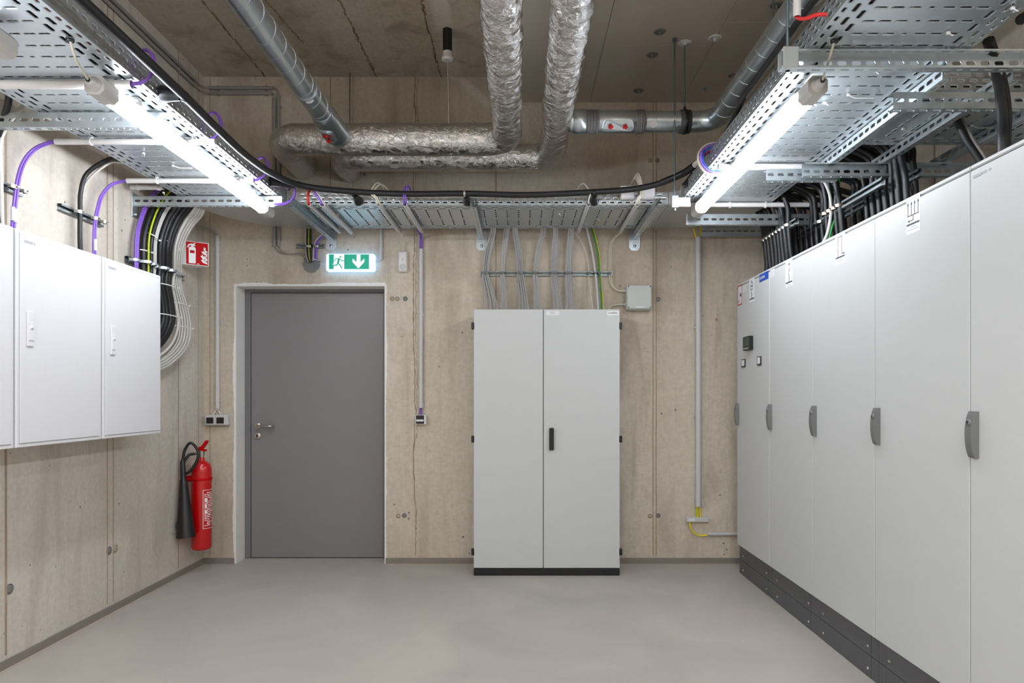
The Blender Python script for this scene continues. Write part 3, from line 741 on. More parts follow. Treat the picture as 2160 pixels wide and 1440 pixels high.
text('logo_lettering', 'E.INFRA', o+Vector((.006, 0, .009)), Xv, Zv, .0165, M['ink'], rd, spacing=1.12, bold=True)

# ---------------- white wall boxes on the left ----------------
BX = -2.088; bz0, bz1 = PZ(913, 3.864), PZ(582, 3.864)
def wallbox(y1, y0, label):
    t = thing('meter_cabinet', label, 'cabinet', (LX+.12, (y0+y1)/2, bz0), 'white cabinets on the left wall')
    b = MB(); b.box(LX+.003, y0, bz0, BX, y1, bz1, .003)
    b.build('body', M['white'], t)
    b = MB(); e = .018; b.box(BX-.002, y0+e, bz0+e, BX+.0035, y1-e, bz1-e, .0012); dr = b.build('door', M['white'], t)
    b = MB(); b.box(BX-.001, y0+e-.0028, bz0+e-.0028, BX+.0006, y1-e+.0028, bz1-e+.0028); b.build('door_gap', M['inkl'], t)
    hz = CZ-(715-VY)*.0 ; hy = y0+.072; zc = (bz0+bz1)/2+.045
    b = MB(); b.box(BX+.003, hy-.019, zc-.075, BX+.010, hy+.019, zc+.075, .003); b.box(BX+.009, hy-.015, zc-.05, BX+.013, hy+.015, zc+.03, .003)
    h = b.build('handle', M['white'], dr)
    b = MB(); b.lathe((BX+.0135, hy, zc+.005), [(.008, -.002), (.008, .0015), (0, .0015)], 16, 'x'); b.build('lock', M['white'], dr)
    b = MB(); b.rect((BX+.0036, y0+.04, bz1-.05), (0, 1, 0), (0, 0, 1), 0, 0, .05, .012, .0005); b.rect((BX+.0036, y0+.095, bz1-.05), (0, 1, 0), (0, 0, 1), 0, 0, .008, .012, .0005)
    b.build('small_print', M['inkl'], dr)
wallbox(3.864, 3.33, 'white wall cabinet nearest the fire extinguisher sign')
wallbox(3.317, 2.757, 'white wall cabinet in the middle of the three')
wallbox(2.744, 2.184, 'white wall cabinet cut off by the picture edge')

# ---------------- lamps ----------------
def lamp(X, Z, ya, yb_, label, clips, nearcap=.09, farcap=.11, glow='tube'):
    t = thing('tube_lamp', label, 'lamp', (X, (ya+yb_)/2, Z-.04), 'tubular lamps under the cable trays')
    R = .037
    def arc(a0, a1, n, rr):
        b = MB(); vs = []
        for y in (ya, yb_):
            for k in range(n+1): a = math.radians(a0+(a1-a0)*k/n); vs.append((X+rr*math.sin(a), y, Z+rr*math.cos(a)))
        b.add(vs, [[i, i+1, n+2+i, n+1+i] for i in range(n)], True); return b
    arc(35, 325, 28, R).build('diffuser', M[glow], t)
    b = arc(-35, 35, 8, R+.0008); b.v += [Vector((X+(R+.0008)*math.sin(math.radians(s)), y, Z+(R-.006)*math.cos(math.radians(35)))) for y in (ya, yb_) for s in (-35, 35)]
    b.f.append([18, 19, 21, 20]); b.sm.append(False); b.build('back_rail', M['lampgrey'], t)
    for y0, y1, s in ((ya-nearcap, ya, -1), (yb_, yb_+farcap, 1)):
        b = MB(); hw = .036; c = .016; prof = [(-hw, -hw+c), (-hw+c, -hw), (hw-c, -hw), (hw, -hw+c), (hw, hw-c), (hw-c, hw), (-hw+c, hw), (-hw, hw-c)]
        k = 8; vs = [(X+a, y0, Z+d_) for a, d_ in prof]+[(X+a, y1, Z+d_) for a, d_ in prof]
        b.add(vs, [[i, (i+1) % k, k+(i+1) % k, k+i] for i in range(k)]+[list(range(k))[::-1], list(range(k, 2*k))])
        e = y0 if s < 0 else y1
        b.lathe((X, e, Z), [(.026, 0), (.026, s*.006), (.017, s*.008), (.017, s*.026), (.011, s*.034), (.007, s*.035)], 20, 'y')
        b.build('end_cap', M['lampgrey'], t)
    b = MB(); b.lathe((X, ya-nearcap-.034, Z), [(.008, 0), (.008, -.006), (.005, -.007)], 14, 'y'); b.build('cable_gland', M['black'], t)
    for y in clips:
        b = MB(); b.box(X+.02, y-.012, Z+.03, X+.022, y+.012, TZ-.004); b.box(X-.01, y-.012, TZ-.006, X+.022, y+.012, TZ-.004)
        b.tube([(X+(R+.002)*math.cos(a), y, Z+(R+.002)*math.sin(a)) for a in [math.pi*(.25+.5*i/8) for i in range(9)]], .003, 6)
        b.cyl((X+.006, y, TZ-.004), (X+.006, y, TZ-.002), .004, 8); b.build('hanging_clip', M['steel'], t)
    return t
lamp(-1.552, 2.362, 2.515, 4.0, 'bright tube lamp under the left cable tray', (2.68, 3.86))
lamp(1.09, 2.366, 2.53, 4.01, 'bright tube lamp under the right cable tray', (2.62, 3.86))
lamp(-1.68, 2.366, .6, 2.07, 'tube lamp whose end cap shows at the picture edge over the white cabinets', (.8, 1.9))
lamp(1.10, 2.366, .10, 1.58, 'tube lamp under the right tray behind the camera', (.3, 1.4))
lamp(-1.68, 2.366, -1.5, 0, 'second tube lamp behind the camera on the left', (-1.2, -.3))
lamp(1.10, 2.366, -1.9, -.4, 'second tube lamp behind the camera on the right', (-1.7, -.6))
wire('lamp_cable', 'pale cable rising from the left lamp to the tray', 'cable', [(-1.552, 2.392, 2.362), P(176, 152, 2.345), P(160, 125, 2.28), P(148, 85, 2.245)], .0042, M['cbeige'])
wire('lamp_cable', 'pale cable rising from the right lamp to the tray', 'cable', [(1.09, 2.407, 2.366), P(1741, 150, 2.36), P(1752, 115, 2.29), P(1760, 86, 2.25)], .0042, M['cbeige'])
for p, l in ((P(148, 82, 2.245), 'black grommet in the left tray above the lamp'), (P(1760, 84, 2.25), 'black grommet in the right tray above the lamp')):
    b = MB(); b.lathe((p.x, p.y, TZ-.008), [(.012, 0), (.013, .003), (.013, .007), (.006, .012)], 16); tag(b.build('grommet', M['black']), l, 'grommet')

# ---------------- ducts ----------------
def foilduct(name, label, pts, R, fr, spiral_len, fat=.003):
    path = fillet(pts, fr, 12, .022)
    def rf(r, d, a, p):
        s = 0
        f = ((d/.118+a/6.283*.6) % 1)
        s = .008*(f**4)*(1 if d < spiral_len else .25)
        nz = noise.noise(p*9+Vector((a*1.2, 0, 0)))*.003+noise.noise(Vector((math.cos(a)*3, math.sin(a)*3, d*26)))*.0022
        return r+s+nz
    b = MB(); b.tube(path, [R+(.009 if name == 'foil_duct' and i else 0)*0+fat*max(0, min(1, (p.y-4.2)/.15 if p.x > -1.4 else 1)) for i, p in enumerate(path)], 56, True, rf); o = b.build(name, M['foil']); tag(o, label, 'duct'); return o
lamp(-.75, 3.0, -1.4, .1, 'higher tube lamp behind the camera, left of the foil ducts', (), .1, .1, 'tubeh')
lamp(.72, 3.0, -1.4, .1, 'higher tube lamp behind the camera, right of the foil ducts', (), .1, .1, 'tubeh')
for x_, s_ in ((-.75, 'left'), (.72, 'right')):
    for y_ in (-1.2, -.1): b = MB(); b.cyl((x_, y_, 3.036), (x_, y_, CH if x_ < -.2 else BZ+.18), .003, 8); tag(b.build('suspension_wire', M['zinc']), 'suspension wire of the higher %s lamp behind the camera' % s_, 'wire', 'suspension wires')
foilduct('foil_duct', 'foil wrapped duct in front, whose horizontal run passes under the black hanging sleeve', [(-.084, BY+.02, 2.908), (-.084, 4.37, 2.908), (-1.585, 4.37, 2.908), (-1.585, WY-.002, 2.908)], .091, .14, 6.2, .010)
foilduct('foil_duct', 'foil wrapped duct with the grey steel branch joined to its side', [(.217, BY+.02, 2.896), (.217, 4.62, 2.88), (-1.25, 4.62, 2.88), (-1.25, WY-.002, 2.88)], .089, .14, 6.4)
def spiralduct(label, pts, R, fr, y_spiral):
    t = thing('spiral_duct', label, 'duct', Vector(pts[0]).lerp(Vector(pts[-1]), .5))
    path = fillet(pts, fr, 10, .05); b = MB(); b.tube(path, R, 40); b.build('pipe', M['galvd'], t)
    a, c, pitch = y_spiral; L = (c-a).length; n = int(L/pitch*28); U = (c-a).normalized(); A = Vector((0, 0, 1)); B = U.cross(A).normalized()
    b = MB(); pp = []
    for k in range(n+1):
        th = 2*math.pi*k/28; pp.append(a+U*(L*k/n)+(A*math.cos(th)+B*math.sin(th))*(R+.0006))
    b.tube(pp, .0018, 6); b.build('spiral_seam', M['galv'], t)
    return t
R = .0625
sx, sz = -1.165, 2.89
t = spiralduct('bare spiral steel duct running into the left end of the foil duct', [(sx, BY+.02, sz), (sx, 3.92, sz)], R, .1, (Vector((sx, .8, sz)), Vector((sx, 3.9, sz)), .135))
b = MB(); b.lathe((sx, 0, sz), [(R+.001, 3.88), (R+.004, 3.885), (R+.004, 3.93), (.076, 3.965), (.076, 4.2), (.079, 4.205), (.079, 4.215), (.07, 4.27), (0, 4.27)], 40, 'y'); b.build('collar', M['galvd'], t)
b = MB(); b.lathe((sx, 0, sz), [(R+.004, 3.60), (R+.0055, 3.603), (R+.0055, 3.61), (R+.004, 3.613)], 36, 'y'); b.build('joint_ring', M['galv'], t)
c = Vector((sx, 4.08, sz)); dn = Vector((-.22, 0, -.97)).normalized(); sd = dn.cross(Yv)
def hatch(t, c, ax, dn, L, W, R, knobs=True):
    sd = dn.cross(ax); b = MB()
    for sc, h in ((1.0, .006), (.82, .010)):
        pts = []
        n = 6; l, w_ = L/2*sc, W/2*sc; rr = w_*.8
        for qx, qy, a0 in ((1, 1, 0), (-1, 1, 90), (-1, -1, 180), (1, -1, 270)):
            for k in range(n+1):
                a = math.radians(a0+90*k/n); pts.append((qx*(l-rr)+rr*math.cos(a), qy*(w_-rr)+rr*math.sin(a)))
        lo = []; hi = []
        for a, s_ in pts:
            th = s_/R; lo.append(c+ax*a+(dn*math.cos(th)+sd*math.sin(th))*R); hi.append(c+ax*a+(dn*math.cos(th)+sd*math.sin(th))*(R+h))
        k = len(pts); b.add(lo+hi, [[i, (i+1) % k, k+(i+1) % k, k+i] for i in range(k)]+[list(range(k, 2*k))])
    h = b.build('inspection_hatch', M['galvd'], t)
    for s in (-1, 1):
        p = c+ax*(s*L*.23)+dn*(R+.009); b = MB(); b.cyl(p, p+dn*.014, .009, 14); 
        for k in range(5):
            a = 2*math.pi*k/5; q_ = p+(ax*math.cos(a)+sd*math.sin(a))*.010; b.cyl(q_, q_+dn*.012, .0055, 10)
        kb = b.build('red_knob', M['knob'], h)
hatch(t, c, Yv, dn, .17, .10, .076)
b = MB(); n_ = Vector((.3, 0, -.95)).normalized(); p = Vector((sx, 3.62, sz))+n_*(R+.001)
uu = n_.cross(Yv)
b.poly(p, Yv, uu, [(.022*math.cos(a), .022*math.sin(a)) for a in [2*math.pi*i/18 for i in range(18)]], -.0012 if Yv.cross(uu).dot(n_) < 0 else .0012); b.build('round_sticker', M['paper'], t)
gx, gy, gz = 1.19, 4.057, 2.896
t = spiralduct('bare spiral steel duct bending off the foil duct towards the upper right', [(gx, BY+.02, gz), (gx, gy, gz), (.30, gy, gz)], R, .12, (Vector((gx, .8, gz)), Vector((gx, gy-.12, gz)), .135))
b = MB()
for x0, x1, r in ((.318, .40, R+.012), (.47, .71, R+.004), (.70, .76, R+.002)):
    b.lathe((0, gy, gz), [(R, x0), (r, x0+.004), (r, x1-.004), (R, x1)], 36, 'x')
b.build('collar', M['galvd'], t)
b = MB()
for x0, x1 in ((.40, .475), (.70, .745)):
    for i in range(4):
        a = x0+(x1-x0)*i/4; b.lathe((0, gy+random.uniform(-.002, .002), gz), [(R, a-.004), (R+.007, a), (R+.0075, a+.014), (R, a+.02)], 30, 'x')
b.build('sealing_tape', mat('grey_duct_tape', (120, 118, 122), .5, .1, var=.2, scale=40), t)
b = MB()
for k in range(2):
    pp = []
    for i in range(29):
        th = 2*math.pi*i/28; pp.append((.78+k*.12+.05*i/28, gy+(R+.0006)*math.sin(th), gz+(R+.0006)*math.cos(th)))
    b.tube(pp, .0015, 6)
b.build('spiral_seam', M['galv'], t)
hatch(t, Vector((.585, gy, gz)), Xv, Vector((0, -.75, -.66)).normalized(), .19, .07, R+.004)
b = MB(); b.lathe((0, gy, gz), [(R, .965), (R+.006, .967), (R+.006, 1.03), (R, 1.032)], 36, 'x'); b.build('rubber_sleeve', mat('sleeve_grey', (74, 74, 78), .6), t)
b = MB(); n_ = Vector((0, -.85, -.53)).normalized(); uu = Xv.cross(n_)
b.poly(Vector((.80, gy, gz))+n_*(R+.001), Xv, uu, [(.022*math.cos(a), .022*math.sin(a)) for a in [2*math.pi*i/18 for i in range(18)]], .0012 if Xv.cross(uu).dot(n_) > 0 else -.0012); b.build('round_sticker', M['paper'], t)
t = thing('duct_clamp', 'black ring clamp and rod holding the bare steel duct near its bend', 'clamp', (1.0, gy, gz))
b = MB(); b.lathe((0, gy, gz), [(R+.005, .99), (R+.010, .991), (R+.010, 1.008), (R+.005, 1.009)], 36, 'x'); b.box(.993, gy-.012, gz+R+.005, 1.006, gy+.012, gz+R+.03, .002); b.box(.992, gy-R-.022, gz-.014, 1.007, gy-R-.008, gz+.014, .002); b.build('ring', M['black'], t)
b = MB(); b.cyl((1.0, gy, gz+R+.01), (1.0, gy, BZ), .0045, 10); b.build('rod', M['zinc'], t)
b = MB(); b.lathe((1.0, gy, BZ), [(.042, 0), (.042, -.003), (.038, -.005), (.01, -.005), (.009, -.014), (0, -.014)], 28); b.build('ceiling_disc', M['paper'], t)
# loose rods and ceiling fixings
def rod(label, x, y, z0, z1, r=.005, nut=True):
    b = MB(); b.cyl((x, y, z0), (x, y, z1), r, 10)
    if nut: b.cyl((x, y, z1-.02), (x, y, z1-.004), .014, 6); b.cyl((x, y, z0+.0), (x, y, z0+.012), .009, 6)
    return tag(b.build('threaded_rod', M['zinc']), label, 'rod')
rod('threaded rod dropping from the board ceiling to the back tray beside the right lamp', .925, 4.0, TZ-.09, BZ)
b = MB(); b.box(.905, 3.985, TZ-.075, .945, 4.025, TZ-.0, .003); b.box(.945, 4.0, TZ-.065, 1.02, 4.01, TZ-.01, .001); tag(b.build('rod_holder', M['galvp']), 'square steel holder at the foot of the long threaded rod', 'holder')
rod('threaded rod carrying the nearest slotted beam on the right', .93, 2.32, TZ-.07, BZ)
b = MB(); b.box(.905, 2.292, TZ-.07, .96, 2.328, TZ+.004, .003); tag(b.build('rod_holder', M['galvp']), 'grey end block on the nearest slotted beam', 'holder')
rod('thin rod against the wall left of the black hanging sleeve', PX(738, 4.82), 4.82, 2.9, PZ(150, 4.82)-.0, .0035, False)
rod('thin dark rod behind the big bare duct on the right', PX(1631, 3.4), 3.4, 2.60, BZ, .004)
for px, py, m, r, lb in ((1392, 66, 'plug', .036, 'grey ceiling disc anchor, topmost of the dark three'), (1376, 115, 'plug', .036, 'grey ceiling disc anchor, middle of the dark three'), (1347, 190, 'plug', .036, 'grey ceiling disc anchor nearest the back wall'),
                         (1508, 80, 'paper', .04, 'white ceiling disc anchor without a rod'), (1488, 186, 'zinc', .014, 'small steel anchor in the ceiling near the back wall'), (1545, 158, 'plug', .03, 'grey ceiling disc half hidden by the bare duct'), (1638, 10, 'plug', .036, 'grey ceiling disc by the top edge beside the bare duct')):
    dz = BZ-CZ; Y = F*dz/(VY-py); X = (px-VX)*Y/F; b = MB()
    b.lathe((X, Y, BZ), [(r, .002), (r, -.003), (r*.9, -.006), (r*.3, -.003)], 26); b.lathe((X, Y, BZ-.003), [(.009, 0), (.009, -.012), (.004, -.014), (.004, -.02), (0, -.02)], 8)
    tag(b.build('ceiling_anchor', M[m]), lb, 'anchor')
b = MB(); x, y = -.466, 4.25
t = thing('hanging_sleeve', 'black sleeve with white cap hanging from the ceiling above the foil duct', 'sleeve', (x, y, CH))
b.cyl((x, y, CH), (x, y, PZ(110, y)), .03, 24); b.build('sleeve', M['black'], t)
b = MB(); z = PZ(110, y); b.lathe((x, y, z), [(.031, 0), (.031, -.03), (.037, -.035), (.037, -.05), (.03, -.054), (.008, -.05)], 28); b.build('cap', M['pvcw'], t)
b = MB(); b.cyl((x, y, z), (x, y+.07, 2.99), .004, 10); b.build('rod', M['steel'], t)
ORD = ['first', 'second', 'third', 'fourth', 'fifth', 'sixth', 'seventh', 'eighth', 'ninth', 'tenth', 'eleventh', 'twelfth']
# ---------------- conduits under the trays and their cables ----------------
def pipe(label, pts, r, m='pvcw', clips=(), grp=None, cat='conduit', seg=18, wallclip=None, fr=.03):
    """hollow conduit with visible wall at its ends"""
    t = thing('conduit', label, cat, Vector(pts[0]).lerp(Vector(pts[-1]), .5), grp)
    path = fillet(pts, fr, 6) if len(pts) > 2 else [Vector(p) for p in pts]
    b = MB(); b.tube(path, r, seg, False); b.tube(path[::-1], r*.84, seg, False)
    for e, d_ in ((path[0], path[1]-path[0]), (path[-1], path[-2]-path[-1])):
        d_ = d_.normalized(); a = Vector((0, 0, 1)) if abs(d_.z) < .9 else Vector((0, 1, 0)); u = (a-d_*a.dot(d_)).normalized(); w_ = d_.cross(u); vs = []
        for rr in (r, r*.84):
            for k in range(seg): th = 2*math.pi*k/seg; vs.append(e+(u*math.cos(th)+w_*math.sin(th))*rr)
        b.add(vs, [[k, (k+1) % seg, seg+(k+1) % seg, seg+k] for k in range(seg)])
    b.build('tube', M[m], t)
    for c in clips:
        c = Vector(c); b = MB()
        if wallclip == 'back':
            b.box(c.x-r-.006, WY-.004, c.z-.007, c.x+r+.006, WY, c.z+.007); b.box(c.x-r-.0045, c.y-r*.4, c.z-.006, c.x-r, WY, c.z+.006); b.box(c.x+r, c.y-r*.4, c.z-.006, c.x+r+.0045, WY, c.z+.006)
        elif wallclip == 'backh':
            b.box(c.x-.006, c.y-r*.4, c.z-r-.0045, c.x+.006, WY, c.z-r); b.box(c.x-.006, c.y-r*.4, c.z+r, c.x+.006, WY, c.z+r+.0045)
        elif wallclip == 'left':
            b.box(LX, c.y-.006, c.z-r-.0045, c.x+r*.4, c.y+.006, c.z-r); b.box(LX, c.y-.006, c.z+r, c.x+r*.4, c.y+.006, c.z+r+.0045)
        else:
            ax = (path[-1]-path[0]).normalized(); b.tube([c-ax*.004, c+ax*.004], r+.0035, 16, True); b.box(c.x-.007, c.y-.007, c.z, c.x+.007, c.y+.007, TZ+.002)
        b.build('clip', M['pvcw' if m == 'pvcw' else m], t)
    return t
pz = TZ-.019
def crossL(Y, x0, x1, r, lab, clips=()):
    return pipe(lab, [(x0, Y, pz), (x1, Y, pz)], r, 'pvcw', [(c, Y, pz) for c in clips], 'pale conduits under the left tray')
crossL(2.53, -2.27, -1.476, .0165, 'thick pale conduit crossing under the left tray at the lamp near end', (-1.55,))
crossL(3.10, -2.165, -1.42, .0135, 'pale conduit with purple cables crossing under the left tray near the lamp middle', (-2.0, -1.52))
crossL(3.665, -2.165, -1.466, .0135, 'pale conduit crossing under the left tray near the lamp far end', (-2.0, -1.54))
pipe('short greyish conduit above the last left bracket arm', [(-2.28, 3.90, 2.468-.02), (-2.09, 3.90, 2.448)], .014, 'pvc', [(-2.24, 3.90, 2.448), (-2.12, 3.90, 2.448)])
pipe('pale conduit crossing under the right tray beyond the lamp middle', [(1.02, 3.44, pz), (1.62, 3.44, pz)], .0155, 'pvcw', [(1.56, 3.44, pz)])
pipe('pale conduit crossing behind the far tip of the right lamp', [(1.005, 4.135, pz+.003), (1.85, 4.135, pz+.003)], .0145, 'pvcw', [(1.30, 4.135, pz), (1.52, 4.135, pz)])
for xf, yf, r, lb in ((651, 4.10, .0125, 'grey conduit with the red cable, beside the bracket arm left of the exit sign'), (680, 4.10, .0175, 'thicker grey conduit over the exit sign'), (799, 4.10, .013, 'grey conduit pointing at the white wall sounder'),
                  (854, 4.10, .013, 'grey conduit pointing at the slim purple-cabled wall conduit'), (1241, 4.10, .013, 'grey conduit above the right door of the two-door cabinet'), (1344, 4.10, .0145, 'grey conduit ending above the junction box')):
    X = PX(xf, yf); z0 = CZ+(VY-440)*4.10/F+.006
    pipe(lb, [(X, yf, pz-.003), (X, 4.80, pz-.003)], r, 'pvc', [(X, 4.72, pz)] if r < .015 else [])
LP = [3.10, 3.665]
def purple_pair(lab, pts, r=.0055, d=.011, off=(1, 0, 0), m='purple', n=2, grp='purple cable pairs'):
    for k in range(n):
        o = Vector(off)*(k-.5*(n-1))*d; wire('data_cable', lab, 'cable', [Vector(p)+o for p in pts], r, M[m], grp, 8, 10)
# purple cables: left ends curve down the wall to the white cabinets
purple_pair('purple cable pair curving down to the gap beside the cut off white cabinet', [(-2.10, 3.10, pz), (-2.17, 3.10, pz+.0), (-2.235, 3.08, pz-.035), (-2.262, 3.045, pz-.10), (-2.267, 3.01, 2.22), (-2.267, 2.985, 2.08), (-2.267, 2.975, 1.95), (-2.25, 2.97, 1.80)], d=.0125, off=(.2, .98, 0))
purple_pair('purple cable pair curving down between the middle and far white cabinets', [(-2.10, 3.665, pz), (-2.17, 3.665, pz), (-2.235, 3.64, pz-.03), (-2.262, 3.60, pz-.10), (-2.267, 3.575, 2.24), (-2.267, 3.55, 2.15), (-2.265, 3.54, 2.05), (-2.265, 3.54, 1.85)], d=.0125, off=(.2, .98, 0))
for y, z in ((2.968, 2.04), (2.982, 2.035), (3.541, 2.03)):
    b = MB(); b.tube([(-2.262, y, z-.03), (-2.262, y, z+.03)], .009, 10); tag(b.build('cable_marker', M['paper']), 'white marker sleeve on a purple cable above the white cabinets', 'marker', 'marker sleeves')
# purple loops round the tray edge
for Y, lab, dy in ((2.53, 'purple cable loop over the left tray edge near the lamp near end', .03), (3.10, 'purple cable loop over the left tray edge at the lamp middle', .03), (3.665, 'purple cable loop over the left tray edge near the lamp far end', .06)):
    for k in range(2):
        wire('data_cable', lab, 'cable', [(-1.56, Y, pz+k*.006), (-1.475, Y+k*.003, pz+k*.006), (-1.44, Y+.012, pz+.015+k*.004), (-1.412, Y+dy*.5+k*.006, TZ+.03), (-1.41, Y+dy*.9+k*.012, TZ+.08), (-1.43, Y+dy+k*.016, TZ+.125), (-1.48, Y+dy+.03, TZ+.13), (-1.56, Y+dy+.06, TZ+.03)], .0058, M['purple'], 'purple loops on the left tray', 8, 10)
for k in range(2):
    wire('data_cable', 'purple cable loop at the inner corner of the left tray bend', 'cable', [(-1.47, 3.97, 2.37), (-1.41, 4.0+k*.004, 2.38+k*.008), (-1.372, 4.03+k*.006, 2.43), (-1.375, 4.06, 2.485), (-1.41, 4.12, 2.53), (-1.50, 4.25, 2.51)], .006, M['purple'], 'purple corner loops')
# cables rising from the conduits over the back tray flange
def riser(xf, m, lab, r=.006, dx=0, top=.10, off=0, lean=.0):
    X = PX(xf, 4.10)+off
    wire('riser_cable', lab, 'cable', [(X, 4.22, pz-.003), (X, 4.12, pz-.003), (X+lean*.3, 4.085, pz+.03), (X+lean, 4.10, TZ+.05), (X+lean+dx*.5, 4.15, TZ+top), (X+lean+dx, 4.23, TZ+top-.02), (X+lean+dx, 4.30, TZ+.03)], r, M[m])
riser(651, 'redc', 'red cable rising from the conduit at the exit sign', .0075, 0, .09)
riser(680, 'purple', 'purple cable rising from the thicker grey conduit', .007, 0, .10, -.003, -.045)
riser(680, 'cbeige', 'beige cable beside the purple one at the thicker grey conduit', .004, 0, .10, .008, -.04)
riser(799, 'cbeige', 'beige cable looping above the conduit of the wall sounder, left strand', .0042, .06, .125, -.004, -.045)
riser(799, 'cbeige', 'beige cable looping above the conduit of the wall sounder, right strand', .0042, .07, .115, .006, -.04)
riser(854, 'purple', 'purple cable above the slim wall conduit, left strand', .005, 0, .10, -.005)
riser(854, 'purple', 'purple cable above the slim wall conduit, right strand', .005, .01, .11, .007)
riser(1241, 'cwhite', 'white cable looping above the right door of the two-door cabinet', .0042, -.07, .12, 0, .01)
for k in range(4): riser(1344, 'cbeige' if k % 2 else 'cwhite', 'pale cable in the looped bunch above the junction box', .0042, -.04, .15+.01*k, -.009+k*.006, .03)
for o_ in [o for o in COL.objects if o.get('label') == 'pale cable in the looped bunch above the junction box']: o_['group'] = 'looped pale cables above the junction box'
# white boxes on the back tray edge
for px0, px1, py0, py1, lab in ((1308, 1338, 392, 420, 'white plastic box on the tray edge, left of the looped pale cables'), (1353, 1381, 393, 420, 'white plastic box on the tray edge, right of the looped pale cables')):
    t = thing('terminal_box', lab, 'box', P((px0+px1)/2, py1, 4.17)); x0, x1, z0, z1 = PX(px0, 4.16), PX(px1, 4.16), PZ(py1, 4.16), PZ(py0, 4.16)
    b = MB(); b.box(x0, 4.15, z0, x1, 4.187, z1, .006); b.build('body', M['pvcw'], t)
    b = MB(); b.box(x0+.004, 4.144, z0+.004, x1-.004, 4.151, z1-.004, .003); b.build('lid', M['white'], t)

# ---------------- heavy black cable draped over the trays ----------------
pts = [(-1.36, .6, 2.47), (-1.36, 1.5, 2.465), P(172, 0, 2.07), P(285, 105, 2.35), P(390, 204, 2.70), P(455, 268, 2.99), P(520, 328, 3.33), P(575, 366, 3.68), P(640, 392, 3.98), P(745, 404, 4.085), P(860, 409, 4.10), P(980, 408, 4.10), P(1110, 411, 4.10), P(1252, 405, 4.10), P(1340, 398, 4.10), P(1400, 384, 4.06), P(1440, 366, 3.98), P(1470, 345, 3.85)]
t = thing('supply_cable', 'thick black cable sweeping along the trays from the left around the back', 'cable', (-.3, 4.0, 2.4))
b = MB(); b.tube(smooth(pts, 8), .0185, 14); b.build('sheath', M['rubber'], t)
b = MB(); p2 = smooth([P(1396, 385, 4.06), P(1440, 366, 3.98), P(1470, 345, 3.85)], 8); b.tube(p2, [.021]*len(p2), 14); b.build('shrink_sleeve', M['black'], t)
b = MB(); p2 = [P(1466, 348, 3.86), P(1480, 337, 3.80)]; b.tube(p2, .019, 14); b.build('tape', M['cwhite'], t)
b = MB(); b.tube(smooth([P(1478, 339, 3.81), P(1510, 312, 3.66), P(1532, 278, 3.5), P(1552, 240, 3.3), P(1568, 210, 3.12), (.955, 2.8, 2.515), (.96, 1.5, 2.52)], 8), .0115, 12); b.build('thin_end', M['rubber'], t)
# cone stand-offs carrying it
def cone(lab, base, tip, r0, r1):
    t = thing('cable_standoff', lab, 'stand-off', base, 'black cone stand-offs')
    base = Vector(base); tip = Vector(tip); b = MB(); d_ = tip-base
    b.tube([base, base+d_*.04, base+d_*.5, base+d_*.9, tip], [r0, r0*1.02, (r0+r1)*.47, r1*1.02, r1], 24); b.build('cone', M['black'], t); return t
def strap(t, c, ax, r=.0215, m='black'):
    ax = Vector(ax).normalized(); b = MB(); b.tube([Vector(c)-ax*.006, Vector(c)+ax*.006], r, 18); b.build('strap', M[m], t)
c = P(388, 203, 2.70); t = cone('black cone stand-off lying against the left tray side', (-1.452, 2.70, 2.452), c+Vector((-.014, 0, 0)), .034, .019); strap(t, c, P(455, 268, 2.99)-P(340, 160, 2.52))
c = P(632, 390, 3.97); t = cone('black cone stand-off at the left tray bend corner', (-1.452, 3.86, 2.47), c+Vector((-.03, -.01, -.01)), .026, .015); strap(t, c, (1, .25, 0))
for px, m, nm in ((745, 'black', 'left'), (980, 'steel', 'middle'), (1252, 'black', 'right')):
    c = P(px, 407 if px != 980 else 408, 4.10); t = cone({'left': 'black cone stand-off on the back tray between the exit sign conduits', 'middle': 'black cone stand-off on the back tray with a bright metal strap', 'right': 'black cone stand-off on the back tray above the right cabinet door'}[nm],
                                   (c.x+.012, 4.187, c.z-.026), (c.x+.006, 4.115, c.z-.012), .031, .016); strap(t, c, (1, 0, 0), .022, m)
    c.z -= .0
c = P(1452, 362, 3.95); t = cone('black cone stand-off against the right tray side', (.985, 3.96, 2.468), c+Vector((.03, 0, -.012)), .03, .016)
# coil of coloured cables on the right tray corner
for k, (m, R_, n_) in enumerate((('purple', .075, 0), ('cbeige', .085, 1), ('redc', .052, 2), ('bluec', .06, 3), ('cwhite', .070, 4), ('bluec', .048, 5), ('purple', .066, 6))):
    c = Vector((.99, 3.44+.012*(k % 3), 2.455))
    pp = [c+Vector((-R_*math.cos(a)*.95+.01, .01*math.sin(a*2)+k*.004, R_*math.sin(a))) for a in [math.radians(-100+200*i/14) for i in range(15)]]
    wire('coiled_cable', {'purple': 'purple', 'cbeige': 'beige', 'redc': 'red', 'bluec': 'blue', 'cwhite': 'white'}[m]+' cable loop '+('outermost' if k == 0 else '')+'in the coloured coil on the right tray edge'.replace('  ', ' '), 'cable', [pp[0]+Vector((.09, 0, 0))]+pp+[pp[-1]+Vector((.07, 0, -.02))], .0045 if m != 'purple' else .0052, M[m], 'coloured coil', 3)
for k in range(3): wire('pale_loop_cable', 'pale cable looping from the bend into the conduit behind the right lamp tip', 'cable', [P(1450+k*3, 380, 4.15), P(1437+k*3, 395, 4.12), P(1436+k*3, 412, 4.12), P(1446+k*2, 425, 4.13), P(1460, 430, 4.135)], .0042, M['cbeige'], 'pale loops behind the right lamp tip')

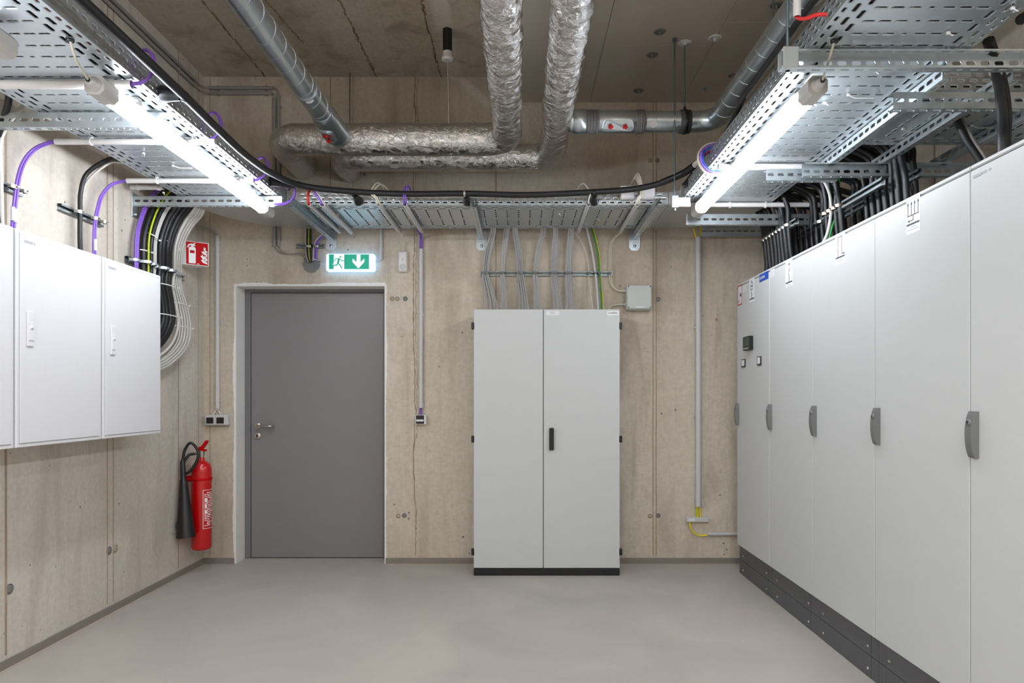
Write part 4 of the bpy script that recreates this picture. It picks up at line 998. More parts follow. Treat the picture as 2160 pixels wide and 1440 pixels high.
# ---------------- wall conduits and devices ----------------
wc = WY-.02
def bpipe(lab, px, py0, py1, r, clips, m='pvc'):
    y = WY-r-.004; X = PX(px, y)
    return pipe(lab, [(X, y, PZ(py0, y)), (X, y, PZ(py1, y))], r, m, [(X, y, PZ(c, y)) for c in clips], wallclip='back')
bpipe('slim grey conduit left of the door down to the black twin socket', 458.5, 497, 862, .0155, (513, 680, 845))
bpipe('slim grey conduit between door and cabinet down to the data socket', 888, 525, 860, .0155, (537, 665, 852))
bpipe('thick grey conduit near the tall cabinets', 1473, 500, 1068, .021, (512, 690, 877, 1053))
bpipe('short grey conduit right of the exit sign', 803.5, 470, 548, .0125, (488, 525))
bpipe('thin grey conduit on the upper back wall, left of a pair', 578.5, 207, 520, .012, (510,), 'pvcg')
bpipe('thin grey conduit on the upper back wall, right of a pair', 588, 200, 520, .012, (225, 505), 'pvcg')
for dz, lb in ((3.475, 'upper'), (3.437, 'lower')):
    y = WY-.016; pipe('%s thin grey conduit below the ceiling on the back wall' % lb, [(PX(442, y), y, dz), (PX(577 if lb == 'upper' else 574, y), y, dz)], .012, 'pvcg', [(PX(460, y), y, dz), (PX(562, y), y, dz)], wallclip='backh')
    z2 = dz-.012; pipe('%s thin grey conduit below the ceiling on the left wall' % lb, [(LX+.016, .8, z2), (LX+.016, 4.72, z2)], .012, 'pvcg', [(LX+.016, 3.3, z2), (LX+.016, 4.5, z2)], wallclip='left')
    wire('thin_cable', 'thin grey cable linking the %s ceiling conduits round the corner' % lb, 'cable', [(LX+.016, 4.70, z2), (LX+.02, 4.80, z2), (LX+.07, 4.86, dz-.002), (PX(444, y), y, dz)], .005, M['pvcg'])
    wire('thin_cable', 'thin grey cable bending down from the %s ceiling conduit' % lb, 'cable', [(PX(572, y), y, dz), (PX(582 if lb == 'upper' else 577, y), y, dz-.004), (PX(587.5 if lb == 'upper' else 578.5, y), y, dz-.035), (PX(588 if lb == 'upper' else 578.5, y), y, dz-.07)], .005, M['pvcg'])
y = WY-.016
pipe('short horizontal grey conduit running behind the tall cabinets', [(PX(1492, y), y, PZ(1126, y)), (PX(1600, y), y, PZ(1126, y))], .0125, 'pvc', [(PX(1506, y), y, PZ(1126, y))], wallclip='backh')
# twin socket
y1 = 4.83
t = thing('twin_socket', 'grey surface-mounted pair of black sockets beside the door', 'socket', P(455, 897, WY))
x0, x1, xm = PX(432, y1), PX(480, y1), PX(454, y1)
b = MB(); b.box(x0, y1, PZ(897, y1), x1, WY, PZ(875, y1), .006); b.build('housing', M['pvc'], t)
for a, c in ((x0+.006, xm-.003), (xm+.004, PX(475, y1))):
    b = MB(); b.box(a, y1-.006, PZ(895.5, y1), c, y1+.002, PZ(876.5, y1), .003); fr = b.build('flap_frame', M['pvc'], t)
    b = MB(); b.box(a+.007, y1-.0095, PZ(893, y1), c-.007, y1-.003, PZ(880, y1), .003); b.build('flap', M['black'], fr)
for s in (-1, 1): wire('thin_cable', 'thin cable from the slim conduit to the %s half of the twin socket' % ('left' if s < 0 else 'right'), 'cable', [P(458+s*1, 855, 4.866), P(458.5+s*1.5, 863, 4.866), P(458+s*5, 869, 4.862), P(458+s*9, 876, 4.855)], .004, M['pvcw'])
t = thing('data_socket', 'small surface-mounted socket with black face below the purple cables', 'socket', P(887, 895, WY))
b = MB(); b.box(PX(875.5, y1), y1, PZ(895, y1), PX(899, y1), WY, PZ(875, y1), .005); b.build('housing', M['pvcw'], t)
b = MB(); b.box(PX(877.5, y1), y1-.004, PZ(893.5, y1), PX(894.5, y1), y1+.002, PZ(875.8, y1), .003); b.build('face', M['black'], t)
b = MB(); b.box(PX(878.5, y1), y1-.0055, PZ(888.5, y1), PX(893.5, y1), y1-.003, PZ(884.5, y1), .001); b.build('label_strip', M['paper'], t)
purple_pair('purple cable entering the data socket', [P(887.5, 850, 4.866), P(887.5, 862, 4.866), P(887.5, 868, 4.862), P(887.5, 878, 4.85)], .005, .012, grp='purple cables at the data socket')
purple_pair('purple cable dropping into the slim conduit top', [P(882, 486, 4.74), P(887, 494, 4.80), P(888, 503, 4.855), P(888, 535, 4.862)], .0055, .011, grp='purple cables above the slim conduit')
# wall sounder
t = thing('wall_sounder', 'small white alarm sounder with a round grille right of the exit sign', 'sounder', P(849, 573, WY))
x0, x1, z0, z1 = PX(840, 4.84), PX(858.5, 4.84), PZ(572.5, 4.84), PZ(529, 4.84)
b = MB(); b.box(x0, 4.842, z0, x1, WY, z1, .006); b.box(x0+.004, 4.836, z0+.004, x1-.004, 4.845, z1-.006, .004); b.build('housing', M['pvcw'], t)
b = MB(); b.lathe(((x0+x1)/2, 4.8355, z0+.034), [(.022, .001), (.022, -.001), (.020, -.0018), (0, -.0018)], 26, 'y'); gr = b.build('grille', M['pvc'], t)
for i in range(-3, 4):
    for j in range(-3, 4):
        if i*i+j*j < 11 and (i+j) % 1 == 0:
            pass
b = MB(); b.lathe(((x0+x1)/2, 4.836, z0+.087), [(.006, .001), (.006, -.001), (0, -.0015)], 16, 'y'); b.build('indicator', M['pvc'], t)
for k in (-1, 1): wire('thin_cable', 'thin beige cable into the top of the wall sounder, %s strand' % ('left' if k < 0 else 'right'), 'cable', [P(846, 492, 4.74), P(850, 503, 4.80), P(850+k*2, 515, 4.85), P(849.5+k*2, 531, 4.86)], .0036, M['cbeige'])
# junction box
t = thing('junction_box', 'square grey junction box on the wall above the two-door cabinet', 'box', P(1348, 654, WY))
x0, x1, z0, z1 = PX(1323, 4.80), PX(1374.5, 4.80), PZ(651, 4.80), PZ(601, 4.80)
b = MB(); b.box(x0-.002, 4.815, z0-.005, x1, WY, z1, .006); b.build('body', M['jbox'], t)
b = MB(); b.box(x0, 4.80, z0, x1, 4.818, z1, .004); lid = b.build('lid', M['jbox'], t)
for sx_ in (x0+.010, x1-.010):
    for sz_ in (z0+.010, z1-.010):
        b = MB(); b.lathe((sx_, 4.80, sz_), [(.0055, .001), (.0055, -.0015), (0, -.0015)], 12, 'y'); b.build('screw', M['hgrey'], lid)
b = MB(); b.rect((x0+.06, 4.7998, z0+.008), Xv, Zv, 0, 0, .055, .009, .0008); b.build('label_strip', M['paper'], lid)
for py in (613, 642): b = MB(); z = PZ(py, 4.845); b.lathe((x0-.002, 4.845, z), [(.009, -.012), (.011, -.006), (.011, .0)], 14, 'x'); b.build('cable_gland', M['pvc'], t)
for k in range(2): wire('thin_cable', 'beige cable from the conduit end curving down to the junction box, %s strand' % ('outer' if k else 'inner'), 'cable', [P(1313, 490, 4.80), P(1298+k*3, 498, 4.84), P(1287+k*3.5, 515, 4.855), P(1285+k*3.5, 545, 4.858), P(1285+k*3.5, 575, 4.858), P(1289+k*3, 600, 4.855), P(1302+k*3, 611+k*2, 4.85), P(1322, 612+k*2, 4.845)], .0038, M['cbeige'])
wire('thin_cable', 'pale cable leaving the junction box down behind the two-door cabinet', 'cable', [P(1322, 642, 4.845), P(1300, 642, 4.85), P(1288, 647, 4.855), P(1281, 660, 4.855), P(1280, 672, 4.855)], .004, M['cwhite'])
# earth bar / patch box
t = thing('patch_box', 'small grey metal box with yellow cables under the thick conduit', 'box', P(1471, 1102, WY))
b = MB(); b.box(PX(1448, 4.845), 4.845, PZ(1101, 4.845), PX(1495.5, 4.845), WY, PZ(1091, 4.845), .003); b.build('housing', M['pvc'], t)
b = MB(); b.rect((PX(1452, 4.845), 4.8448, PZ(1098.5, 4.845)), Xv, Zv, 0, 0, .045, .018, .0008); b.build('sticker', M['paper'], t)
for k, px in enumerate((1469.5, 1472.5, 1476.5)): wire('yellow_cable', 'yellow cable between the thick conduit and the small metal box', 'cable', [P(px, 1060, 4.857), P(px, 1072, 4.857), P(px+(k-1)*.8, 1094, 4.857)], .0045, M['yg' if k == 0 else 'yellow'], 'yellow cables over the metal box')
wire('yellow_cable', 'yellow cable looping from the small metal box to the horizontal conduit', 'cable', [P(1455, 1098, 4.86), P(1456, 1110, 4.86), P(1462, 1122, 4.86), P(1474, 1129, 4.862), P(1485, 1129, 4.863), P(1500, 1126.5, 4.864)], .0055, M['yellow'])
for a in ((1463, 481, 1468, 503), (1478, 478, 1477, 503)): wire('yellow_cable', 'yellow cable entering the top of the thick conduit', 'cable', [P(a[0], a[1], 4.80), P((a[0]*2+a[2])/3, a[1]+8, 4.84), P(a[2], a[3], 4.86), P(a[2], a[3]+12, 4.86)], .005, M['yellow'], 'yellow cables at the thick conduit top')
# exit sign
t = thing('exit_sign', 'lit green emergency exit sign with running figure and down arrow', 'sign', P(738, 572, WY))
ey = 4.825; x0, x1, z0, z1 = PX(686.5, ey), PX(790, ey), PZ(571.5, ey), PZ(534, ey)
b = MB(); b.box(x0, ey+.008, z0, x1, WY-.004, z1, .012); b.build('housing', M['exr'], t)
b = MB(); b.box(x0+.004, ey, z0+.004, x1-.004, ey+.012, z1-.004, .006); lens = b.build('lens', M['exw'], t)
gx0, gx1, gz0, gz1 = PX(694, ey), PX(778.5, ey), PZ(567.5, ey), PZ(536.5, ey)
e = Vector((gx0, ey-.0002, gz0)); Wd, Hd = gx1-gx0, gz1-gz0
b = MB(); b.rect(e, Xv, Zv, 0, 0, Wd, Hd, .0008); b.build('green_panel', M['exg'], lens)
e2 = e+Vector((0, -.0008, 0)); b = MB()
b.poly(e2, Xv, Zv, [(.115*Wd, .0), (.38*Wd, 0), (.38*Wd, .99*Hd), (.12*Wd, .99*Hd), (.12*Wd, .42*Hd), (.09*Wd, .3*Hd), (.12*Wd, .2*Hd)], .0005); b.build('white_doorway', M['exw'], lens)
e3 = e2+Vector((0, -.0006, 0)); b = MB()
hx_, hz_ = .285*Wd, .84*Hd
b.poly(e3, Xv, Zv, [(hx_+.024*Wd*math.cos(a), hz_+.065*Hd*math.sin(a)) for a in [2*math.pi*k/14 for k in range(14)]], .0005)
def limb(b, o, pts, w_):
    for (a, c) in zip(pts, pts[1:]):
        a = Vector((a[0]*Wd, a[1]*Hd, 0)); c = Vector((c[0]*Wd, c[1]*Hd, 0)); n = (c-a).normalized(); ex = n*w_*.35; n = Vector((-n.y, n.x, 0))*w_/2
        b.poly(o, Xv, Zv, [(a-ex-n)[:2], (c+ex-n)[:2], (c+ex+n)[:2], (a-ex+n)[:2]], .0005)
limb(b, e3, [(.25, .70), (.225, .42)], .014); limb(b, e3+Vector((0, -.0001, 0)), [(.245, .72), (.17, .70), (.145, .56)], .006); limb(b, e3+Vector((0, -.0002, 0)), [(.265, .70), (.315, .56), (.375, .57)], .006)
limb(b, e3+Vector((0, -.0003, 0)), [(.225, .42), (.275, .27), (.32, .07)], .0085); limb(b, e3+Vector((0, -.0004, 0)), [(.215, .42), (.20, .27), (.10, .26)], .008)
b.build('running_figure', M['exg'], lens)['kind'] = 'stuff'
b = MB(); b.poly(e2, Xv, Zv, [(.735*Wd, .05*Hd), (.88*Wd, .48*Hd), (.88*Wd, .72*Hd), (.785*Wd, .46*Hd), (.785*Wd, .97*Hd), (.69*Wd, .97*Hd), (.69*Wd, .46*Hd), (.59*Wd, .72*Hd), (.59*Wd, .48*Hd)], .0005); b.build('down_arrow', M['exw'], lens)
wire('thin_cable', 'pale cable from the wall entry to the left side of the exit sign', 'cable', [P(660, 546, 4.86), P(670, 548, 4.86), P(688, 551, 4.85)], .0045, M['cwhite'])
wire('thin_cable', 'pale cable from the exit sign to the short conduit', 'cable', [P(790, 552, 4.85), P(798, 551, 4.86), P(803, 547, 4.862), P(803.5, 542, 4.862)], .0045, M['cwhite'])
# strut and cables left of the exit sign
def strut(lab, o, U, L, h=.03, d=.02, n=None, nm='mounting_rail', cat='rail', w_=.0015):
    """open C rail; n = outward direction"""
    t = thing(nm, lab, cat, Vector(o)+Vector(U)*L/2); b = MB(); o = Vector(o); U = Vector(U); n = Vector(n); V = U.cross(n).normalized()
    def sl(a0, b0, a1, b1):
        p = [o+V*a0+n*b0, o+V*a1+n*b1]; q_ = [x+U*L for x in p]; b.add([p[0], p[1], q_[1], q_[0]], [(0, 1, 2, 3)])
    for s in (-1, 1):
        sl(s*h/2, 0, s*h/2, d); sl(s*h/2, d, s*h*.22, d); sl(s*h*.22, d, s*h*.22, d*.75); sl(s*(h/2-w_), 0, s*(h/2-w_), d-w_)
    k = 0; x = .012
    while x < L-.02: 
        b.cell(o+n*.0015, U, V, x-.012, -h*.48, x+.028, h*.48, .018, .007, 'a', 0, .001); x += .04
    b.cell(o+n*.0015, U, V, x-.012, -h*.48, L, h*.48)
    b.build('channel', M['galvr'], t); return t
strut('short steel mounting rail left of the exit sign', P(626, 520, WY), (1, 0, 0), PX(684, WY)-PX(626, WY), .032, .02, (0, -1, 0))
def clampband(par, c, u, n, w_, r, m='steel'):
    """saddle clamp over a cable: u along the rail, n outward"""
    c = Vector(c); u = Vector(u); n = Vector(n); ax = u.cross(n); b = MB(); pp = []
    for k in range(9):
        a = math.pi*k/8; pp.append(c+u*(math.cos(a)*w_)+n*(r*.2+math.sin(a)*r*1.15))
    pp = [c+u*w_-n*r]+pp+[c-u*w_-n*r]
    vs = [p+ax*.008 for p in pp]+[p-ax*.008 for p in pp]; k = len(pp)
    b.add(vs, [[i, i+1, k+i+1, k+i] for i in range(k-1)], True)
    b.cyl(c+n*(r*1.3), c+n*(r*1.3+.010), .0045, 6); return b.build('saddle_clamp', M[m], par)
st = [o for o in COL.objects if o.get('label') == 'short steel mounting rail left of the exit sign'][0]
clampband(st, P(650, 520, 4.84), (1, 0, 0), (0, -1, 0), .024, .012); clampband(st, P(668, 520, 4.84), (1, 0, 0), (0, -1, 0), .018, .012)
for k, (px, m, r) in enumerate(((645, 'cgrey', .006), (648.5, 'rubber', .0085), (651.5, 'yg', .0055), (654.5, 'rubber', .008))):
    wire('entry_cable', {'cgrey': 'grey', 'rubber': 'black', 'yg': 'yellow-green'}[m]+' cable dropping left of the exit sign into the wall', 'cable', [P(px, 470, 4.80), P(px, 490, 4.845), P(px, 520, 4.85), P(px+1, 538, 4.852), P(px*.55+660*.45, 554, 4.868)], r, M[m], 'cables through the wall left of the exit sign')
for k in range(3): wire('entry_cable', 'purple cable bending to the wall left of the exit sign' if k < 2 else 'beige cable bending to the wall left of the exit sign', 'cable', [P(694, 490, 4.74), P(682-k*3, 497, 4.80), P(672-k*3, 508, 4.84), P(668-k*3, 522, 4.85), P(666-k*3, 550, 4.868)], .0055, M['purple' if k < 2 else 'cbeige'], 'purple cables left of the exit sign')
for k in range(2): wire('entry_cable', 'thin grey cable snaking from the paired conduits to the wall entry', 'cable', [P(578.5+k*9, 515, 4.864), P(580+k*9, 523, 4.864), P(590+k*7, 532, 4.866), P(606+k*3, 536, 4.866), P(630, 535+k*2, 4.866), P(645, 540+k*2, 4.862), P(655, 552+k*2, 4.866)], .004, M['pvcg'], 'grey cables from the paired conduits')
wire('conduit_cable', 'grey cable from the tray bend down to the twin socket conduit', 'cable', [P(418, 478, 4.62), P(432, 480, 4.80), P(448, 486, 4.85), P(456, 494, 4.862), P(458.5, 505, 4.862)], .007, M['pvcg'])

# ---------------- bundles above the two-door cabinet ----------------
rail = strut('long slotted mounting rail on the wall above the two-door cabinet', P(1014, 578, WY), (1, 0, 0), PX(1293, WY)-PX(1014, WY), .034, .02, (0, -1, 0))
names = ['first', 'second', 'third', 'fourth', 'fifth', 'sixth']
for i, (xt, xm, xb0, xb1, n) in enumerate(((1040, 1024, 1021, 1053, 8), (1069, 1060, 1056, 1071, 5), (1087, 1097, 1091, 1117, 8), (1145, 1129, 1125, 1141, 5), (1172, 1169, 1164, 1189, 7), (1205, 1199, 1192, 1214, 7))):
    wbund = .0115 if n > 6 else .009
    for k in range(n):
        f = (k+.5)/n-.5; jit = random.uniform(-.8, .8); yy = random.uniform(-.008, .008)
        wb_ = 14 if n > 6 else 9
        xb = xb0+(xb1-xb0)*(f+.5)+jit
        pts = [P(xt+f*12, 470, 4.72), P(xt+f*12+jit, 492, 4.79+yy*.3), P((xt+2*xm)/3+f*wb_, 530, 4.838+yy*.6), P(xm+f*wb_, 576, 4.842+yy), P(xm+f*wb_*.96+(xb-xm)*.15, 592, 4.840+yy), P(xb*.75+xm*.25, 625, 4.82+yy), P(xb, 655, 4.79+yy), P(xb, 668, 4.77+yy)]
        wire('grey_cable', '%s grey cable from the left in the %s bundle above the two-door cabinet' % (ORD[k], names[i]), 'cable', pts, .0037, M['cgrey'], '%s grey bundle over the two-door cabinet' % names[i], 5, 7)
    clampband(rail, P(xm, 576, 4.845), (1, 0, 0), (0, -1, 0), wb_*.62*4.84/F, .018, 'hgrey')
wire('thin_cable', 'thin pale cable arching alone to the right of the sixth grey bundle', 'cable', [P(1213, 490, 4.80), P(1222, 503, 4.84), P(1235, 530, 4.855), P(1241, 560, 4.855), P(1243, 600, 4.85), P(1251, 650, 4.82), P(1252, 665, 4.81)], .0035, M['cwhite'])
wire('feeder_cable', 'thick light grey cable beside the green one over the two-door cabinet', 'cable', [P(1236, 475, 4.76), P(1241, 495, 4.82), P(1250, 535, 4.845), P(1256, 576, 4.845), P(1260, 620, 4.835), P(1262, 662, 4.81)], .0085, M['pvc'])
wire('earth_cable', 'green cable curving down to the two-door cabinet', 'cable', [P(1246, 475, 4.76), P(1252, 495, 4.82), P(1261, 535, 4.845), P(1264.5, 576, 4.845), P(1268, 620, 4.835), P(1269, 662, 4.81)], .0062, M['green'])
wire('earth_cable', 'yellow-striped earth cable beside the green cable', 'cable', [P(1249, 475, 4.77), P(1255, 495, 4.83), P(1264, 535, 4.853), P(1266, 576, 4.853), P(1270.5, 620, 4.843), P(1273, 662, 4.82)], .004, M['yellow'])
for px in (1242, 1256, 1264, 1285.5): clampband(rail, P(px, 576, 4.848), (1, 0, 0), (0, -1, 0), .011, .011, 'hgrey')

# ---------------- left wall: rails and the big cable bundle ----------------
r1 = strut('slotted mounting rail on the left wall holding the black and purple cables', (LX, 3.335, 2.175), (0, 1, 0), .34, .034, .022, (1, 0, 0))
r2 = strut('slotted mounting rail on the left wall by the picture edge', (LX, 2.78, 2.165), (0, 1, 0), .30, .034, .022, (1, 0, 0))
r3 = strut('mounting rail behind the big black cable bundle on the left wall', (LX, 3.90, 2.03), (0, 1, 0), .66, .036, .022, (1, 0, 0))
wire('power_cable', 'black cable hanging from the left tray to the middle white cabinet', 'cable', [(-2.10, 3.50, 2.47), (-2.16, 3.48, 2.46), (-2.245, 3.45, 2.38), (-2.268, 3.435, 2.28), (-2.268, 3.43, 2.17), (-2.268, 3.43, 2.0), (-2.265, 3.45, 1.75)], .0115, M['rubber'])
wire('power_cable', 'light grey cable beside the black one over the middle white cabinet', 'cable', [(-2.10, 3.52, 2.46), (-2.16, 3.50, 2.45), (-2.25, 3.475, 2.36), (-2.285, 3.46, 2.26), (-2.29, 3.455, 2.17), (-2.285, 3.455, 2.0), (-2.28, 3.46, 1.75)], .006, M['cwhite'])
wire('power_cable', 'black cable arching to the wall at the left picture edge', 'cable', [(-1.98, 2.74, 2.47), (-2.04, 2.74, 2.52), (-2.10, 2.75, 2.50), P(15, 228, 2.80), P(3, 262, 2.84), P(-4, 330, 2.88), P(-4, 430, 2.9), P(0, 520, 2.92)], .0135, M['rubber'])
wire('power_cable', 'light grey cable hanging at the left picture edge', 'cable', [(-2.0, 2.86, 2.48), (-2.07, 2.86, 2.52), (-2.14, 2.86, 2.47), P(3, 290, 2.86), P(2, 380, 2.88), P(3, 430, 2.9), P(7, 520, 2.93)], .009, M['cwhite'])
clampband(r1, (-2.275, 3.43, 2.175), (0, 1, 0), (1, 0, 0), .018, .014); clampband(r1, (-2.272, 3.56, 2.175), (0, 1, 0), (1, 0, 0), .02, .012); clampband(r1, (-2.272, 3.63, 2.175), (0, 1, 0), (1, 0, 0), .013, .012)
clampband(r2, (-2.275, 2.985, 2.165), (0, 1, 0), (1, 0, 0), .02, .012); clampband(r2, (-2.275, 2.88, 2.165), (0, 1, 0), (1, 0, 0), .015, .012); clampband(r2, (-2.275, 3.05, 2.165), (0, 1, 0), (1, 0, 0), .01, .012)
spec = []   # (material, radius, Y at the rail, X offset, loops?)
spec += [('purple', .006, 3.925, .028, 0), ('purple', .006, 3.938, .03, 0), ('purple', .006, 3.951, .028, 0)]
spec += [('rubber', .017, 3.995, .035, 0), ('yg', .0055, 4.01, .058, 0), ('rubber', .016, 4.045, .03, 0), ('rubber', .014, 4.083, .032, 0)]
spec += [('cwhite', .0055, 4.115, .03, 2), ('cwhite', .0055, 4.128, .032, 2), ('cwhite', .0055, 4.141, .03, 2)]
spec += [('rubber', .0175, 4.175, .035, 1), ('rubber', .0165, 4.215, .032, 1), ('rubber', .0175, 4.258, .036, 1), ('rubber', .015, 4.297, .032, 1)]
spec += [('cwhite', .0085, 4.325, .05, 3)]
spec += [('cwhite', .0052, 4.345+k*.0135, .028+.006*(k % 2), 4) for k in range(9)]
nm = {'purple': 'purple', 'rubber': 'thick black', 'yg': 'yellow-green', 'cwhite': 'thin pale'}
gl = {0: 'that runs straight down behind the white cabinet', 1: 'that bulges out beside the white cabinet', 2: 'in the flat trio between the black ones', 3: 'edging the black cables', 4: 'of the outer flat bunch nearest the fire extinguisher sign'}
seen = {}
for k, (m, r, Y, xo, mode) in enumerate(spec):
    seen[(m, mode)] = seen.get((m, mode), -1)+1; od = ORD[seen[(m, mode)]]
    X = LX+.022+xo; f = (Y-3.92)/.56
    Yt = 3.93+f*.40 if Y > 3.96 else Y+.0
    mixp = lambda a, c: tuple(p*(1-f)+q_*f for p, q_ in zip(a, c)); dxx = X+2.285
    top = [mixp((-2.02, 4.13, 2.565), (-1.97, 4.29, 2.57)), mixp((-2.12, 4.12, 2.57), (-2.02, 4.32, 2.55)), mixp((-2.24, 4.11, 2.52), P(430, 452, 4.34)), mixp((-2.285, 4.05, 2.42), P(407, 479, 4.37)), mixp((-2.292, 3.985, 2.30), P(391, 508, 4.39)), mixp((-2.292, 3.94, 2.18), P(383, 540, 4.41))]
    top = [(p[0]+dxx*min(1, i/3), p[1], p[2]) for i, p in enumerate(top)]+[(X, Y, 2.03)]
    if mode == 0: bot = [(X, Y-.005, 1.93), (X-.01, Y-.03 if Y > 3.96 else Y, 1.80)]
    if mode == 2: bot = [(X, Y-.03, 1.93), (X+.01, Y-.10, 1.83), (X+.01, Y-.11, 1.7), (X, Y-.13, 1.6), (X-.01, Y-.30, 1.5)]
    if mode == 1:
        g = (Y-4.17)/.13
        bot = [(X, Y-.01, 1.94), (X+.005, Y+.02, 1.82), (X+.01, Y+.02, 1.70), (X+.005, Y-.07-.02*g, 1.585-.02*g), (X, Y-.22-.06*g, 1.51-.03*g), (X-.01, 3.80, 1.47-.03*g)]
    if mode == 3: bot = [(X-.01, Y, 1.94), (X-.01, Y+.04, 1.82), (X, Y+.045, 1.68), (X, Y-.05, 1.55), (X, Y-.24, 1.46), (X-.01, 3.80, 1.42)]
    if mode == 4:
        g = (k-15)/8.0
        bot = [(X, Y+.01, 1.94), (X+.005, Y+.05+.03*g, 1.82), (X+.01, Y+.075+.035*g, 1.70), (X+.01, Y+.04+.03*g, 1.585-.02*g), (X+.005, Y-.08, 1.49-.03*g), (X, Y-.27, 1.425-.035*g), (X-.01, 3.80, 1.39-.03*g)]
    wire('wall_cable', od+' '+nm[m]+' cable '+(gl[mode] if not (mode == 0 and m == 'purple') else 'at the near edge of the big wall bundle'), 'cable', top+bot, r, M[m], 'big wall bundle: '+nm[m]+' %d' % mode if m != 'yg' else None, 6, 10)
for y, w_, r in ((3.94, .03, .02), (4.0, .035, .05), (4.062, .038, .045), (4.128, .025, .03), (4.195, .042, .05), (4.275, .042, .05), (4.40, .07, .03)):
    clampband(r3, (LX+.04, y, 2.03), (0, 1, 0), (1, 0, 0), w_, r, 'galv')
# white cable ties round the bundle
def tie(y0, y1, z, x, tilt=0, lb=''):
    b = MB(); n = 14; pp = []
    for k in range(n+1):
        a = math.pi*k/n; pp.append((x+.012+.024*math.sin(a), (y0+y1)/2-(y1-y0)/2*math.cos(a), z+tilt*(k/n-.5)))
    vs = [Vector(p)+Vector((0, 0, .003)) for p in pp]+[Vector(p)-Vector((0, 0, .003)) for p in pp]+[Vector(p)*1+Vector((-.0015, 0, .003)) for p in pp]+[Vector(p)+Vector((-.0015, 0, -.003)) for p in pp]; k = n+1
    b.add(vs, [[i, i+1, k+i+1, k+i] for i in range(n)]+[[2*k+i, 3*k+i, 3*k+i+1, 2*k+i+1] for i in range(n)]+[[i, 2*k+i, 2*k+i+1, i+1] for i in range(n)])
    b.box(x+.03, y1-.006, z-.005+tilt*.4, x+.042, y1+.002, z+.005+tilt*.4)
    tag(b.build('cable_tie', M['signwhite']), 'white cable tie on the big wall bundle, '+lb, 'cable tie', 'ties on the big wall bundle')
for a in ((3.97, 4.06, 2.10, -2.28, 0, 'just above the clamps at the yellow-green cable'), (4.03, 4.12, 2.20, -2.265, -.03, 'between yellow-green cable and pale trio'), (4.15, 4.34, 2.20, -2.262, -.045, 'highest on the thick black group'), (4.16, 4.34, 1.93, -2.262, 0, 'on the black group just below the clamps'), (4.15, 4.36, 1.74, -2.255, 0, 'lowest on the black group'), (4.33, 4.53, 1.84, -2.285, 0, 'upper one on the outer pale cables'), (4.37, 4.575, 1.69, -2.285, 0, 'lower one on the outer pale cables')): tie(*a)

# ---------------- fire extinguisher and its sign ----------------
ex, eyy = -2.212, 4.62; r = .066
t = thing('fire_extinguisher', 'red carbon dioxide fire extinguisher with black horn hanging in the corner', 'fire extinguisher', (ex, eyy, .16))
zb = PZ(1158, eyy); zt = PZ(973, eyy); b = MB()
prof = [(.0, zb+.004), (.045, zb), (.060, zb+.006), (r, zb+.02), (r, zt-.065), (r*.97, zt-.045), (r*.86, zt-.022), (r*.66, zt-.005), (r*.40, zt+.004), (.02, zt+.008), (.018, zt+.03)]
b.lathe((ex, eyy, 0), prof, 40); cyl = b.build('cylinder', M['red'], t)
b = MB(); zc = PZ(1009, eyy)
b.lathe((ex, eyy, zc), [(r, -.009), (r+.003, -.008), (r+.003, .008), (r, .009)], 40); b.box(ex-r-.012, eyy-.05, zc-.009, ex-r+.02, eyy-.03, zc+.009, .003); b.box(LX, eyy-.012, zc-.02, ex-r+.01, eyy+.012, zc+.02, .003); b.build('wall_band', M['signred'], t)
b = MB(); b.cyl((ex, eyy, zt+.0), (ex, eyy, zt+.075), .017, 18); b.cyl((ex-.05, eyy, zt+.055), (ex+.02, eyy, zt+.055), .010, 14); b.build('valve', M['steel'], t)
b = MB(); b.box(ex-.02, eyy-.012, zt+.07, ex+.035, eyy+.012, zt+.085, .004)
b.poly((ex-.02, eyy-.011, zt+.085), (1, 0, 0), (0, 0, 1), [(0, 0), (.03, .0), (.062, .045), (.066, .06), (.052, .062), (.02, .022), (0, .015)], -.022)
b.build('lever', M['signred'], t)
b = MB(); p = [(ex-.045, eyy-.005, zt+.055), (ex-.075, eyy-.03, zt+.045), (ex-.095, eyy-.06, zt-.01), (ex-.07, eyy-.10, zt-.065), (ex-.035, eyy-.10, zt-.06), (ex+.01, eyy-.09, zt+.01), (ex+.012, eyy-.08, zt+.08), (ex-.03, eyy-.09, zt+.135), (ex-.065, eyy-.10, zt+.09), (ex-.075, eyy-.11, zt+.02), (ex-.078, eyy-.115, zt-.03)]
b.tube(smooth(p, 8), .0095, 12); b.build('hose', M['black'], t)
b = MB(); h0 = Vector((ex-.074, eyy-.115, zt+.02)); h1 = Vector((ex-.038, eyy-.14, PZ(1133, 4.48)))
ln = h1-h0; b.tube([h0+ln*k for k in (0, .02, .24, .25, .3, 1.0)], [.013, .016, .017, .022, .025, .060], 28, True); b.build('horn', M['black'], t)
